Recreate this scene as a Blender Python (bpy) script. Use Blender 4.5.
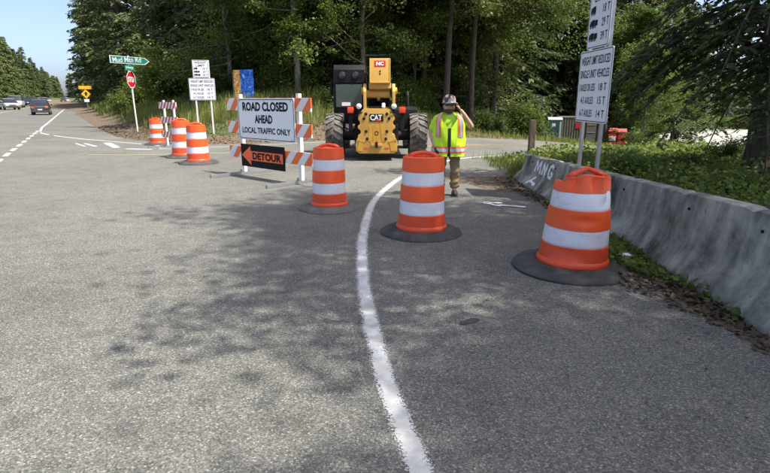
import bpy, bmesh, math, random
import numpy as np
from mathutils import Vector, Matrix, Euler

random.seed(7)
scene = bpy.context.scene
for o in list(bpy.data.objects):
    bpy.data.objects.remove(o)
COL = scene.collection

# ------------------------------------------------------------------ camera
CAM_H, PITCH = 1.62, 14.7
cam = bpy.data.cameras.new('camera'); cam_o = bpy.data.objects.new('camera', cam); COL.objects.link(cam_o)
cam.sensor_width = 36; cam.lens = 36 * 519 / 770
cam.clip_start = 0.05; cam.clip_end = 6000
cam_o.location = (0, 0, CAM_H); cam_o.rotation_euler = (math.radians(90 - PITCH), 0, 0)
scene.camera = cam_o
# ------------------------------------------------------------------ light
SUN_AZ, SUN_EL = math.radians(112), math.radians(61)      # clockwise from +Y
to_sun = Vector((math.sin(SUN_AZ) * math.cos(SUN_EL), math.cos(SUN_AZ) * math.cos(SUN_EL), math.sin(SUN_EL)))
world = bpy.data.worlds.new('World'); scene.world = world; world.use_nodes = True
nt = world.node_tree; nt.nodes.clear()
sky = nt.nodes.new('ShaderNodeTexSky'); sky.sky_type = 'NISHITA'; sky.sun_disc = False
sky.sun_elevation = SUN_EL; sky.sun_rotation = SUN_AZ
sky.air_density = 0.5; sky.dust_density = 2.6; sky.ozone_density = 0.3
bg = nt.nodes.new('ShaderNodeBackground'); bg.inputs['Strength'].default_value = 0.15
wo = nt.nodes.new('ShaderNodeOutputWorld')
nt.links.new(sky.outputs['Color'], bg.inputs['Color']); nt.links.new(bg.outputs['Background'], wo.inputs['Surface'])
sun = bpy.data.lights.new('sun', 'SUN'); sun.energy = 3.6; sun.angle = math.radians(0.55); sun.color = (1, 0.95, 0.86)
sun_o = bpy.data.objects.new('sun', sun); COL.objects.link(sun_o)
sun_o.rotation_euler = (-to_sun).to_track_quat('-Z', 'Y').to_euler()
scene.view_settings.view_transform = 'Standard'; scene.view_settings.look = 'None'
scene.view_settings.exposure = 1.15; scene.view_settings.gamma = 1
scene.render.engine = 'CYCLES'
scene.cycles.max_bounces = 6; scene.cycles.transparent_max_bounces = 8

# ------------------------------------------------------------------ materials
def new_mat(name):
    m = bpy.data.materials.new(name); m.use_nodes = True
    t = m.node_tree; return m, t, t.nodes['Principled BSDF']
def N(t, kind, **kw):
    n = t.nodes.new(kind)
    for k, v in kw.items():
        if k in n.inputs: n.inputs[k].default_value = v
        else: setattr(n, k, v)
    return n
def ramp(t, fac, stops):
    r = t.nodes.new('ShaderNodeValToRGB')
    e = r.color_ramp.elements
    while len(e) < len(stops): e.new(0.5)
    for i, (p, c) in enumerate(stops):
        e[i].position = p; e[i].color = (*c, 1) if len(c) == 3 else c
    t.links.new(fac, r.inputs['Fac']); return r
def mix(t, fac, a, b):
    n = t.nodes.new('ShaderNodeMix'); n.data_type = 'RGBA'
    for s, v in ((0, fac), (6, a), (7, b)):
        if hasattr(v, 'links') or isinstance(v, bpy.types.NodeSocket): t.links.new(v, n.inputs[s])
        elif s == 0: n.inputs[0].default_value = v
        else: n.inputs[s].default_value = (*v, 1)
    return n.outputs[2]
def math_n(t, op, a, b=None, c=None):
    n = t.nodes.new('ShaderNodeMath'); n.operation = op
    for i, v in enumerate((a, b, c)):
        if v is None: continue
        if isinstance(v, bpy.types.NodeSocket): t.links.new(v, n.inputs[i])
        else: n.inputs[i].default_value = v
    return n.outputs[0]
def bump(t, p, h, strength=0.3, dist=0.01):
    b = N(t, 'ShaderNodeBump', Strength=strength, Distance=dist)
    t.links.new(h, b.inputs['Height']); t.links.new(b.outputs['Normal'], p.inputs['Normal'])
def coords(t, kind='Object'):
    return t.nodes.new('ShaderNodeTexCoord').outputs[kind]
def noise(t, co, scale, detail=4, rough=0.6):
    n = N(t, 'ShaderNodeTexNoise', Scale=scale, Detail=detail, Roughness=rough)
    t.links.new(co, n.inputs['Vector']); return n.outputs['Fac']

def simple(name, col, rough=0.6, metal=0.0, dirt=0.35, dirt_col=None, scale=6, bmp=0.0, spec=None, coat=0):
    """painted / plastic / metal surface with grime and roughness variation"""
    m, t, p = new_mat(name); co = coords(t)
    f = noise(t, co, scale, 6, 0.65)
    r = ramp(t, f, [(0.38, (0, 0, 0)), (0.72, (1, 1, 1))])
    dc = dirt_col or tuple(c * 0.55 + 0.02 for c in col)
    fac = math_n(t, 'MULTIPLY', r.outputs['Color'], dirt)
    t.links.new(mix(t, fac, col, dc), p.inputs['Base Color'])
    t.links.new(math_n(t, 'MULTIPLY_ADD', f, 0.3, rough - 0.15), p.inputs['Roughness'])
    p.inputs['Metallic'].default_value = metal
    if spec is not None: p.inputs['Specular IOR Level'].default_value = spec
    if coat: p.inputs['Coat Weight'].default_value = coat
    if bmp: bump(t, p, noise(t, co, scale * 6, 5), bmp, 0.01)
    return m

def stripe_mat(name, ca, cb, period, slope=1.0):
    m, t, p = new_mat(name); co = coords(t)
    s = t.nodes.new('ShaderNodeSeparateXYZ'); t.links.new(co, s.inputs[0])
    d = math_n(t, 'MULTIPLY_ADD', s.outputs['Z'], -slope, s.outputs['X'])
    fr = math_n(t, 'FRACT', math_n(t, 'ADD', math_n(t, 'DIVIDE', d, period), 50.0))
    st = math_n(t, 'GREATER_THAN', fr, 0.5)
    c = mix(t, st, ca, cb)
    f = noise(t, co, 14, 6)
    dr = ramp(t, f, [(0.45, (0, 0, 0)), (0.8, (1, 1, 1))])
    t.links.new(mix(t, math_n(t, 'MULTIPLY', dr.outputs['Color'], 0.2), c, (0.25, 0.23, 0.2)), p.inputs['Base Color'])
    p.inputs['Roughness'].default_value = 0.45
    return m

def leaf_mat(name, c0, c1, c2, trans=0.35, scale=0.35):
    m = bpy.data.materials.new(name); m.use_nodes = True; t = m.node_tree; t.nodes.clear()
    g = t.nodes.new('ShaderNodeNewGeometry'); oi = t.nodes.new('ShaderNodeObjectInfo')
    n1 = noise(t, g.outputs['Position'], scale, 3); n2 = noise(t, g.outputs['Position'], 9.0, 2)
    f = math_n(t, 'ADD', math_n(t, 'MULTIPLY', n1, 0.55), math_n(t, 'MULTIPLY', n2, 0.45))
    f = math_n(t, 'ADD', f, math_n(t, 'MULTIPLY_ADD', oi.outputs['Random'], 0.16, -0.08))
    r = ramp(t, f, [(0.34, c0), (0.5, c1), (0.66, c2)])
    p = N(t, 'ShaderNodeBsdfPrincipled', Roughness=0.55)
    p.inputs['Specular IOR Level'].default_value = 0.35
    tr = t.nodes.new('ShaderNodeBsdfTranslucent')
    t.links.new(r.outputs['Color'], p.inputs['Base Color'])
    t.links.new(mix(t, 0.35, r.outputs['Color'], (0.16, 0.22, 0.02)), tr.inputs['Color'])
    ms = t.nodes.new('ShaderNodeMixShader'); ms.inputs[0].default_value = trans
    t.links.new(p.outputs[0], ms.inputs[1]); t.links.new(tr.outputs[0], ms.inputs[2])
    o = t.nodes.new('ShaderNodeOutputMaterial'); t.links.new(ms.outputs[0], o.inputs['Surface'])
    return m

def asphalt_mat():
    m, t, p = new_mat('asphalt'); co = coords(t)
    v = N(t, 'ShaderNodeTexVoronoi', Scale=105.0); t.links.new(co, v.inputs['Vector'])
    sep = t.nodes.new('ShaderNodeSeparateColor'); t.links.new(v.outputs['Color'], sep.inputs[0])
    chip = ramp(t, sep.outputs[0], [(0.0, (0.092, 0.093, 0.084)), (0.3, (0.143, 0.144, 0.128)), (0.75, (0.191, 0.190, 0.166)), (0.93, (0.256, 0.252, 0.218)), (1.0, (0.37, 0.36, 0.315))])
    gap = ramp(t, v.outputs['Distance'], [(0.35, (1, 1, 1)), (0.8, (0.5, 0.5, 0.51))])
    c = t.nodes.new('ShaderNodeMix'); c.data_type = 'RGBA'; c.blend_type = 'MULTIPLY'; c.inputs[0].default_value = 1
    t.links.new(chip.outputs[0], c.inputs[6]); t.links.new(gap.outputs[0], c.inputs[7])
    big = noise(t, co, 0.35, 5); med = noise(t, co, 3.0, 6)
    tone = ramp(t, math_n(t, 'ADD', math_n(t, 'MULTIPLY', big, 0.6), math_n(t, 'MULTIPLY', med, 0.4)), [(0.33, (0.68, 0.68, 0.67)), (0.5, (1, 1, 1)), (0.66, (1.22, 1.2, 1.15))])
    c2 = t.nodes.new('ShaderNodeMix'); c2.data_type = 'RGBA'; c2.blend_type = 'MULTIPLY'; c2.inputs[0].default_value = 1
    t.links.new(c.outputs[2], c2.inputs[6]); t.links.new(tone.outputs[0], c2.inputs[7])
    # oil drips and tar spots
    sp = N(t, 'ShaderNodeTexNoise', Scale=2.3, Detail=2.0, Roughness=0.5); t.links.new(co, sp.inputs['Vector'])
    spot = ramp(t, sp.outputs['Fac'], [(0.70, (0, 0, 0)), (0.76, (1, 1, 1))])
    base = mix(t, math_n(t, 'MULTIPLY', spot.outputs[0], 0.4), c2.outputs[2], (0.05, 0.05, 0.05))
    wn = N(t, 'ShaderNodeTexNoise', Scale=1.4, Detail=6.0, Roughness=0.7); t.links.new(co, wn.inputs['Vector'])
    wv = t.nodes.new('ShaderNodeVectorMath'); wv.operation = 'MULTIPLY_ADD'; t.links.new(wn.outputs['Color'], wv.inputs[0]); wv.inputs[1].default_value = (0.9, 0.9, 0); t.links.new(co, wv.inputs[2])
    ck = N(t, 'ShaderNodeTexVoronoi', Scale=0.32, feature='DISTANCE_TO_EDGE'); t.links.new(wv.outputs[0], ck.inputs['Vector'])
    cr = ramp(t, ck.outputs['Distance'], [(0.0, (1, 1, 1)), (0.0035, (0, 0, 0))])
    cm = ramp(t, noise(t, co, 0.22, 2), [(0.5, (0, 0, 0)), (0.58, (1, 1, 1))])
    base = mix(t, math_n(t, 'MULTIPLY', math_n(t, 'MULTIPLY', cr.outputs[0], cm.outputs[0]), 0.7), base, (0.03, 0.03, 0.03))
    t.links.new(base, p.inputs['Base Color'])
    p.inputs['Roughness'].default_value = 0.8; p.inputs['Specular IOR Level'].default_value = 0.35
    hgt = math_n(t, 'SUBTRACT', 1.0, v.outputs['Distance'])
    bump(t, p, hgt, 0.4, 0.005)
    return m

def paint_mat(name, col, wear=0.5):
    """road paint: ragged, speckled edges where the chips show through (UV.x runs across the line)"""
    m = bpy.data.materials.new(name); m.use_nodes = True; t = m.node_tree; p = t.nodes['Principled BSDF']
    co = coords(t); uv = coords(t, 'UV')
    s = t.nodes.new('ShaderNodeSeparateXYZ'); t.links.new(uv, s.inputs[0])
    edge = math_n(t, 'MULTIPLY', math_n(t, 'ABSOLUTE', math_n(t, 'SUBTRACT', s.outputs['X'], 0.5)), 2.0)
    e = ramp(t, edge, [(0.3, (0, 0, 0)), (1.0, (1, 1, 1))])
    v = N(t, 'ShaderNodeTexVoronoi', Scale=85.0); t.links.new(co, v.inputs['Vector'])
    n1 = noise(t, co, 5, 5); n2 = noise(t, co, 260, 4, 0.7)
    a = math_n(t, 'ADD', math_n(t, 'MULTIPLY', v.outputs['Distance'], 0.4), math_n(t, 'MULTIPLY', n1, 0.5))
    a = math_n(t, 'ADD', a, math_n(t, 'MULTIPLY', n2, 0.55))
    a = math_n(t, 'ADD', a, math_n(t, 'MULTIPLY', e.outputs[0], 0.42))
    mask = ramp(t, a, [(1.17 - wear * 0.55, (1, 1, 1)), (1.33 - wear * 0.55, (0, 0, 0))])
    tint = ramp(t, n1, [(0.35, tuple(c * 0.62 for c in col)), (0.62, col)])
    t.links.new(tint.outputs[0], p.inputs['Base Color']); p.inputs['Roughness'].default_value = 0.6
    tr = t.nodes.new('ShaderNodeBsdfTransparent'); ms = t.nodes.new('ShaderNodeMixShader')
    t.links.new(mask.outputs[0], ms.inputs[0]); t.links.new(tr.outputs[0], ms.inputs[1]); t.links.new(p.outputs[0], ms.inputs[2])
    t.links.new(ms.outputs[0], t.nodes['Material Output'].inputs['Surface'])
    bump(t, p, v.outputs['Distance'], 0.3, 0.004)
    return m

def concrete_mat():
    m, t, p = new_mat('weathered_concrete'); co = coords(t)
    mp = t.nodes.new('ShaderNodeMapping'); mp.inputs['Scale'].default_value = (1, 2.6, 0.35); t.links.new(co, mp.inputs['Vector'])
    streak = noise(t, mp.outputs[0], 1.6, 5, 0.7); blot = noise(t, co, 2.2, 7, 0.7); fine = noise(t, co, 60, 4)
    f = math_n(t, 'ADD', math_n(t, 'MULTIPLY', streak, 0.45), math_n(t, 'MULTIPLY', blot, 0.55))
    r = ramp(t, f, [(0.38, (0.055, 0.053, 0.044)), (0.50, (0.24, 0.235, 0.19)), (0.62, (0.44, 0.425, 0.345))])
    sp = ramp(t, noise(t, co, 22, 2), [(0.66, (0, 0, 0)), (0.7, (1, 1, 1))])
    c = mix(t, math_n(t, 'MULTIPLY', sp.outputs[0], 0.5), r.outputs[0], (0.07, 0.07, 0.06))
    t.links.new(c, p.inputs['Base Color']); p.inputs['Roughness'].default_value = 0.9
    bump(t, p, math_n(t, 'ADD', fine, math_n(t, 'MULTIPLY', blot, 2.0)), 0.5, 0.012)
    return m

def ground_mat():
    m, t, p = new_mat('verge_soil'); co = coords(t)
    n1 = noise(t, co, 0.5, 6, 0.65); n2 = noise(t, co, 14, 6, 0.7); n3 = noise(t, co, 70, 3)
    soil = ramp(t, n2, [(0.3, (0.05, 0.035, 0.022)), (0.5, (0.13, 0.095, 0.06)), (0.72, (0.27, 0.21, 0.14))])
    grs = ramp(t, n2, [(0.35, (0.025, 0.045, 0.01)), (0.65, (0.09, 0.12, 0.03))])
    at = t.nodes.new('ShaderNodeAttribute'); at.attribute_name = 'grassy'
    f = math_n(t, 'ADD', at.outputs['Fac'], math_n(t, 'MULTIPLY_ADD', n1, 0.9, -0.45))
    fr = ramp(t, f, [(0.42, (0, 0, 0)), (0.6, (1, 1, 1))])
    c = mix(t, fr.outputs[0], soil.outputs[0], grs.outputs[0])
    ag = t.nodes.new('ShaderNodeAttribute'); ag.attribute_name = 'gravel'
    gv = ramp(t, n3, [(0.35, (0.22, 0.21, 0.19)), (0.6, (0.42, 0.4, 0.36))])
    c = mix(t, ag.outputs['Fac'], c, gv.outputs[0])
    t.links.new(c, p.inputs['Base Color']); p.inputs['Roughness'].default_value = 0.95
    bump(t, p, math_n(t, 'ADD', n2, math_n(t, 'MULTIPLY', n3, 0.5)), 0.8, 0.05)
    return m

def bark_mat(name, a, b):
    m, t, p = new_mat(name); co = coords(t)
    mp = t.nodes.new('ShaderNodeMapping'); mp.inputs['Scale'].default_value = (6, 6, 1.2); t.links.new(co, mp.inputs['Vector'])
    f = noise(t, mp.outputs[0], 2.5, 6, 0.7)
    r = ramp(t, f, [(0.35, a), (0.65, b)]); t.links.new(r.outputs[0], p.inputs['Base Color'])
    p.inputs['Roughness'].default_value = 0.95; bump(t, p, f, 0.8, 0.04); return m

def glass_mat(name, col=(0.02, 0.025, 0.03)):
    m, t, p = new_mat(name); co = coords(t)
    f = noise(t, co, 3, 3)
    p.inputs['Base Color'].default_value = (*col, 1)
    t.links.new(math_n(t, 'MULTIPLY_ADD', f, 0.12, 0.02), p.inputs['Roughness'])
    p.inputs['Specular IOR Level'].default_value = 0.8; return m

def orange_mat(name, col, dirt):
    """drum plastic / sheeting, scuffed and dusty"""
    m, t, p = new_mat(name); co = coords(t)
    f = noise(t, co, 4, 8, 0.78); g = noise(t, co, 26, 4)
    r = ramp(t, f, [(0.48, (0, 0, 0)), (0.75, (1, 1, 1))])
    sc = ramp(t, g, [(0.68, (0, 0, 0)), (0.74, (1, 1, 1))])
    c = mix(t, math_n(t, 'MULTIPLY', r.outputs[0], dirt), col, tuple(x * 0.45 + 0.03 for x in col))
    c = mix(t, math_n(t, 'MULTIPLY', math_n(t, 'MULTIPLY', sc.outputs[0], f), 0.9), c, (0.07, 0.06, 0.055))
    mp = t.nodes.new('ShaderNodeMapping'); mp.inputs['Scale'].default_value = (2, 2, 9); mp.inputs['Rotation'].default_value = (.5, .3, 0); t.links.new(co, mp.inputs['Vector'])
    st = ramp(t, noise(t, mp.outputs[0], 3.2, 7, 0.75), [(0.56, (0, 0, 0)), (0.70, (1, 1, 1))])
    c = mix(t, math_n(t, 'MULTIPLY', st.outputs[0], 0.38), c, (0.16, 0.11, 0.085))
    t.links.new(c, p.inputs['Base Color'])
    p.inputs['Roughness'].default_value = 0.42
    bump(t, p, f, 0.12, 0.02); return m

M = {}
M['asphalt'] = asphalt_mat(); M['white_paint'] = paint_mat('road_paint_white', (0.68, 0.68, 0.65), 0.55)
M['old_paint'] = paint_mat('road_paint_faded', (0.42, 0.42, 0.40), 1.08)
M['yellow_paint'] = paint_mat('road_paint_yellow', (0.62, 0.42, 0.09), 0.55)
M['spray'] = simple('white_spray_paint', (0.9, 0.9, 0.9), 0.7, dirt=0.25)
M['concrete'] = concrete_mat(); M['ground'] = ground_mat()
M['orange'] = orange_mat('drum_orange_sheeting', (0.93, 0.105, 0.016), 0.5)
M['orange_dull'] = orange_mat('drum_orange_plastic', (0.76, 0.08, 0.02), 0.45)
M['white_sheet'] = orange_mat('drum_white_sheeting', (0.74, 0.75, 0.78), 0.35)
M['rubber'] = simple('black_rubber', (0.035, 0.035, 0.036), 0.8, dirt=0.7, dirt_col=(0.11, 0.105, 0.095), scale=9, bmp=0.3)
M['rubber_dusty'] = simple('dusty_rubber', (0.10, 0.097, 0.09), 0.9, dirt=0.8, dirt_col=(0.2, 0.19, 0.17), scale=9, bmp=0.3)
M['galv'] = simple('galvanised_steel', (0.42, 0.43, 0.44), 0.45, 0.7, 0.5)
M['white_metal'] = simple('white_painted_steel', (0.75, 0.75, 0.73), 0.45, 0, 0.3)
M['sign_white'] = simple('white_sign_sheeting', (0.82, 0.84, 0.86), 0.4, 0, 0.12)
M['sign_black'] = simple('black_sign_ink', (0.012, 0.012, 0.013), 0.7, 0, 0.2, spec=0.15)
M['sign_orange'] = simple('orange_sign_sheeting', (0.95, 0.14, 0.03), 0.4, 0, 0.15)
M['sign_green'] = simple('green_sign_sheeting', (0.005, 0.20, 0.12), 0.4, 0, 0.15)
M['sign_red'] = simple('red_sign_sheeting', (0.52, 0.012, 0.022), 0.4, 0, 0.15)
M['sign_yellow'] = simple('yellow_sign_sheeting', (0.85, 0.46, 0.01), 0.4, 0, 0.15)
M['wood'] = bark_mat('weathered_wood', (0.07, 0.05, 0.035), (0.2, 0.15, 0.1))
M['bark'] = bark_mat('fir_bark', (0.03, 0.022, 0.017), (0.11, 0.085, 0.065))
M['bark_pale'] = bark_mat('alder_bark', (0.10, 0.09, 0.075), (0.30, 0.28, 0.24))
M['stripe'] = stripe_mat('orange_white_sheeting', (0.78, 0.78, 0.76), (0.90, 0.15, 0.025), 0.42, 0.9)
M['stripe_red'] = stripe_mat('red_white_sheeting', (0.78, 0.78, 0.76), (0.55, 0.05, 0.03), 0.2, 0.6)
M['cat_yellow'] = simple('machine_yellow', (0.56, 0.33, 0.07), 0.38, 0, 0.35, (0.42, 0.24, 0.04), 4)
M['cat_yellow_dk'] = simple('machine_yellow_shade', (0.62, 0.33, 0.03), 0.5, 0, 0.5, (0.2, 0.13, 0.04), 4)  # darker yellow paints recess shade onto flat plates; also used on caps and pads
M['mach_black'] = simple('machine_black', (0.009, 0.009, 0.010), 0.6, 0, 0.35, (0.03, 0.027, 0.024), 5, spec=0.2)
M['tyre_dusty'] = simple('dusty_tyre', (0.05, 0.048, 0.045), 0.9, 0, 0.9, (0.24, 0.22, 0.19), 4, 0.3)
M['lamp_white'] = simple('lamp_lens_white', (0.8, 0.8, 0.78), 0.2, 0, 0.1)
M['lamp_red'] = simple('lamp_lens_red', (0.75, 0.07, 0.02), 0.25, 0, 0.1)
M['glass'] = glass_mat('dark_glass')
M['cab_glass'] = glass_mat('cab_glass', (0.05, 0.07, 0.06))
M['skin'] = simple('skin', (0.58, 0.34, 0.25), 0.55, 0, 0.3, (0.34, 0.15, 0.1), 20)
M['hivis'] = simple('hi_vis_fabric', (0.62, 0.92, 0.03), 0.85, 0, 0.25, (0.4, 0.6, 0.03), 10, 0.3)
M['hivis_shirt'] = simple('hi_vis_shirt_fabric', (0.55, 0.86, 0.05), 0.85, 0, 0.3, (0.25, 0.5, 0.03), 10, 0.3)
M['hivis_orange'] = simple('orange_trim_tape', (0.95, 0.16, 0.05), 0.7, 0, 0.2)
M['silver_tape'] = simple('silver_reflective_tape', (0.5, 0.5, 0.52), 0.5, 0, 0.2)
M['tan'] = simple('tan_canvas', (0.32, 0.21, 0.11), 0.9, 0, 0.5, (0.11, 0.07, 0.04), 9, 0.4)
M['boot'] = simple('dark_leather', (0.03, 0.024, 0.02), 0.7, 0, 0.6, (0.09, 0.075, 0.06))
M['black_cloth'] = simple('black_fabric', (0.013, 0.013, 0.014), 0.8, 0, 0.3)
M['beard'] = simple('brown_hair', (0.09, 0.05, 0.03), 0.8, 0, 0.5, (0.2, 0.13, 0.08), 60, 0.5)

def camo_mat():
    m, t, p = new_mat('hard_hat_pattern'); co = coords(t)
    v = N(t, 'ShaderNodeTexVoronoi', Scale=16.0); t.links.new(co, v.inputs['Vector'])
    s = t.nodes.new('ShaderNodeSeparateColor'); t.links.new(v.outputs['Color'], s.inputs[0])
    r = ramp(t, s.outputs[0], [(0.0, (0.05, 0.05, 0.055)), (0.3, (0.55, 0.53, 0.5)), (0.55, (0.22, 0.05, 0.04)), (0.8, (0.3, 0.3, 0.31))])
    r.color_ramp.interpolation = 'CONSTANT'
    t.links.new(r.outputs[0], p.inputs['Base Color']); p.inputs['Roughness'].default_value = 0.3; return m
M['hard_hat'] = camo_mat()

def board_mat(name, cols, scale):
    m, t, p = new_mat(name); co = coords(t)
    mp = t.nodes.new('ShaderNodeMapping'); mp.inputs['Rotation'].default_value = (0, 0.6, 0); t.links.new(co, mp.inputs['Vector'])
    n = N(t, 'ShaderNodeTexNoise', Scale=scale, Detail=3.0, Roughness=0.6, Distortion=2.2); t.links.new(mp.outputs[0], n.inputs['Vector'])
    r = ramp(t, n.outputs['Fac'], cols); t.links.new(r.outputs[0], p.inputs['Base Color']); p.inputs['Roughness'].default_value = 0.5
    return m
M['blue_board'] = board_mat('blue_painted_board', [(0.3, (0.005, 0.02, 0.12)), (0.45, (0.01, 0.07, 0.42)), (0.58, (0.02, 0.16, 0.6)), (0.68, (0.2, 0.5, 0.75))], 4)
M['ochre_board'] = board_mat('ochre_painted_board', [(0.3, (0.2, 0.08, 0.01)), (0.5, (0.6, 0.28, 0.02)), (0.65, (0.75, 0.6, 0.4))], 6)

M['fir'] = leaf_mat('fir_needles', (0.038, 0.056, 0.018), (0.085, 0.118, 0.038), (0.16, 0.185, 0.07), 0.25)
M['hemlock'] = leaf_mat('hemlock_needles', (0.014, 0.028, 0.011), (0.03, 0.055, 0.018), (0.07, 0.10, 0.03), 0.25)
M['maple'] = leaf_mat('maple_leaves', (0.045, 0.078, 0.014), (0.10, 0.15, 0.026), (0.20, 0.25, 0.055), 0.4)
M['alder'] = leaf_mat('alder_leaves', (0.042, 0.066, 0.016), (0.095, 0.13, 0.03), (0.19, 0.215, 0.07), 0.35)
M['shrub'] = leaf_mat('shrub_leaves', (0.03, 0.055, 0.012), (0.075, 0.12, 0.03), (0.17, 0.22, 0.07), 0.35, 1.2)
M['grass'] = leaf_mat('grass_blades', (0.10, 0.135, 0.028), (0.19, 0.225, 0.05), (0.34, 0.33, 0.12), 0.4, 0.5)
M['drygrass'] = leaf_mat('dry_grass_blades', (0.17, 0.14, 0.05), (0.27, 0.23, 0.09), (0.38, 0.33, 0.16), 0.3, 0.8)
M['cover'] = leaf_mat('ground_cover_leaves', (0.065, 0.105, 0.018), (0.14, 0.205, 0.035), (0.27, 0.33, 0.07), 0.4, 1.0)
M['litter'] = leaf_mat('dead_leaves', (0.035, 0.024, 0.014), (0.085, 0.055, 0.03), (0.2, 0.145, 0.085), 0.1, 4.0)

# ------------------------------------------------------------------ mesh helpers
class MB:
    def __init__(s): s.v = []; s.f = []; s.uv = None
    def add(s, vs, fs):
        b = len(s.v); s.v += [tuple(v) for v in vs]; s.f += [tuple(i + b for i in f) for f in fs]; return s
    def box(s, x0, x1, y0, y1, z0, z1, bev=0.0):
        if bev <= 0:
            vs = [(x, y, z) for z in (z0, z1) for y in (y0, y1) for x in (x0, x1)]
            return s.add(vs, [(0, 2, 3, 1), (4, 5, 7, 6), (0, 1, 5, 4), (2, 6, 7, 3), (0, 4, 6, 2), (1, 3, 7, 5)])
        bm = bmesh.new(); bmesh.ops.create_cube(bm, size=1)
        for v in bm.verts:
            v.co = Vector((x0 + (v.co.x + .5) * (x1 - x0), y0 + (v.co.y + .5) * (y1 - y0), z0 + (v.co.z + .5) * (z1 - z0)))
        bmesh.ops.bevel(bm, geom=bm.edges[:], offset=bev, segments=2, affect='EDGES', profile=0.7)
        return s.bm(bm)
    def bm(s, bm):
        bm.verts.index_update()
        s.add([v.co[:] for v in bm.verts], [[v.index for v in f.verts] for f in bm.faces]); bm.free(); return s
    def prism(s, pts, axis, a, b, bev=0.0):
        """closed polygon pts (2D) extruded along axis from a to b"""
        def p3(p, d):
            return {'x': (d, p[0], p[1]), 'y': (p[0], d, p[1]), 'z': (p[0], p[1], d)}[axis]
        bm = bmesh.new()
        A = [bm.verts.new(p3(p, a)) for p in pts]; B = [bm.verts.new(p3(p, b)) for p in pts]
        n = len(pts); bm.faces.new(A[::-1]); bm.faces.new(B)
        for i in range(n): bm.faces.new((A[i], A[(i + 1) % n], B[(i + 1) % n], B[i]))
        bmesh.ops.recalc_face_normals(bm, faces=bm.faces[:])
        if bev > 0: bmesh.ops.bevel(bm, geom=bm.edges[:], offset=bev, segments=2, affect='EDGES', profile=0.7)
        return s.bm(bm)
    def tube(s, path, rad, n=8, cap=True):
        path = [Vector(p) for p in path]; k = len(path)
        if not hasattr(rad, '__len__'): rad = [rad] * k
        vs = []; fs = []; ref = None
        for i, p in enumerate(path):
            d = (path[min(i + 1, k - 1)] - path[max(i - 1, 0)]).normalized()
            if ref is None: ref = Vector((0, 0, 1)) if abs(d.z) < 0.9 else Vector((1, 0, 0))
            a = d.cross(ref).normalized(); b = d.cross(a).normalized(); ref = -b if False else ref
            for j in range(n):
                t = 2 * math.pi * j / n
                vs.append(p + (a * math.cos(t) + b * math.sin(t)) * rad[i])
        for i in range(k - 1):
            for j in range(n):
                fs.append((i * n + j, i * n + (j + 1) % n, (i + 1) * n + (j + 1) % n, (i + 1) * n + j))
        if cap: fs += [tuple(range(n))[::-1], tuple((k - 1) * n + j for j in range(n))]
        return s.add(vs, fs)
    def lathe(s, prof, n=32, c=(0, 0, 0), fn=None, axis='z', close=True):
        vs = []; fs = []; k = len(prof)
        for r, h in prof:
            for j in range(n):
                t = 2 * math.pi * j / n; q = (r * math.cos(t), r * math.sin(t), h)
                if fn: q = fn(*q)
                if axis == 'y': q = (q[0], q[2], q[1])
                if axis == 'x': q = (q[2], q[0], q[1])
                vs.append((q[0] + c[0], q[1] + c[1], q[2] + c[2]))
        for i in range(k - 1):
            for j in range(n):
                fs.append((i * n + j, i * n + (j + 1) % n, (i + 1) * n + (j + 1) % n, (i + 1) * n + j))
        if close:
            fs += [tuple(range(n))[::-1], tuple((k - 1) * n + j for j in range(n))]
        return s.add(vs, fs)
    def build(s, name, mat, parent=None, smooth=False, loc=None, rot=None, fixn=True):
        me = bpy.data.meshes.new(name); me.from_pydata(s.v, [], s.f); me.update()
        if fixn:
            bm = bmesh.new(); bm.from_mesh(me); bmesh.ops.recalc_face_normals(bm, faces=bm.faces[:]); bm.to_mesh(me); bm.free()
        if smooth:
            me.shade_smooth()
            if smooth != 'all': me.set_sharp_from_angle(angle=math.radians(38))
        return obj(name, me, mat, parent, loc, rot)
def obj(name, me, mat, parent=None, loc=None, rot=None):
    o = bpy.data.objects.new(name, me); COL.objects.link(o)
    if mat is not None and not me.materials: me.materials.append(M[mat] if isinstance(mat, str) else mat)
    if parent: o.parent = parent
    if loc: o.location = loc
    if rot: o.rotation_euler = rot
    return o
def tag(o, label, cat, group=None):
    o['label'] = label; o['category'] = cat
    if group: o['group'] = group
    return o
def thing(name, label, cat, loc=(0, 0, 0), rz=0, group=None, scale=1):
    o = bpy.data.objects.new(name, None); COL.objects.link(o); o.location = loc; o.rotation_euler = (0, 0, rz)
    o.scale = (scale,) * 3 if not hasattr(scale, '__len__') else scale
    o.empty_display_size = 0.2
    return tag(o, label, cat, group)
def structure(o): o['kind'] = 'structure'; return o
def stuff(o): o['kind'] = 'stuff'; return o
def copy_tree(o, parent=None):
    c = o.copy(); COL.objects.link(c); c.parent = parent
    for ch in list(o.children): copy_tree(ch, c)
    return c
def np_mesh(name, V, F):
    """V (n,3) float, F (m,k) int"""
    me = bpy.data.meshes.new(name); k = F.shape[1]
    me.vertices.add(len(V)); me.vertices.foreach_set('co', np.ascontiguousarray(V, dtype=np.float32).ravel())
    me.loops.add(F.size); me.loops.foreach_set('vertex_index', np.ascontiguousarray(F, dtype=np.int32).ravel())
    me.polygons.add(len(F)); me.polygons.foreach_set('loop_start', np.arange(0, F.size, k, dtype=np.int32))
    me.polygons.foreach_set('loop_total', np.full(len(F), k, dtype=np.int32))
    me.update(); me.validate(); return me
def rhombs(P, A, B, bend=None):
    """leaf quads: base P, axis A, half-width B"""
    n = len(P); mid = P + A * 0.45
    V = np.empty((n, 4, 3)); V[:, 0] = P; V[:, 1] = mid + B; V[:, 2] = P + A; V[:, 3] = mid - B
    return V.reshape(-1, 3), np.arange(4 * n).reshape(n, 4)
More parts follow.
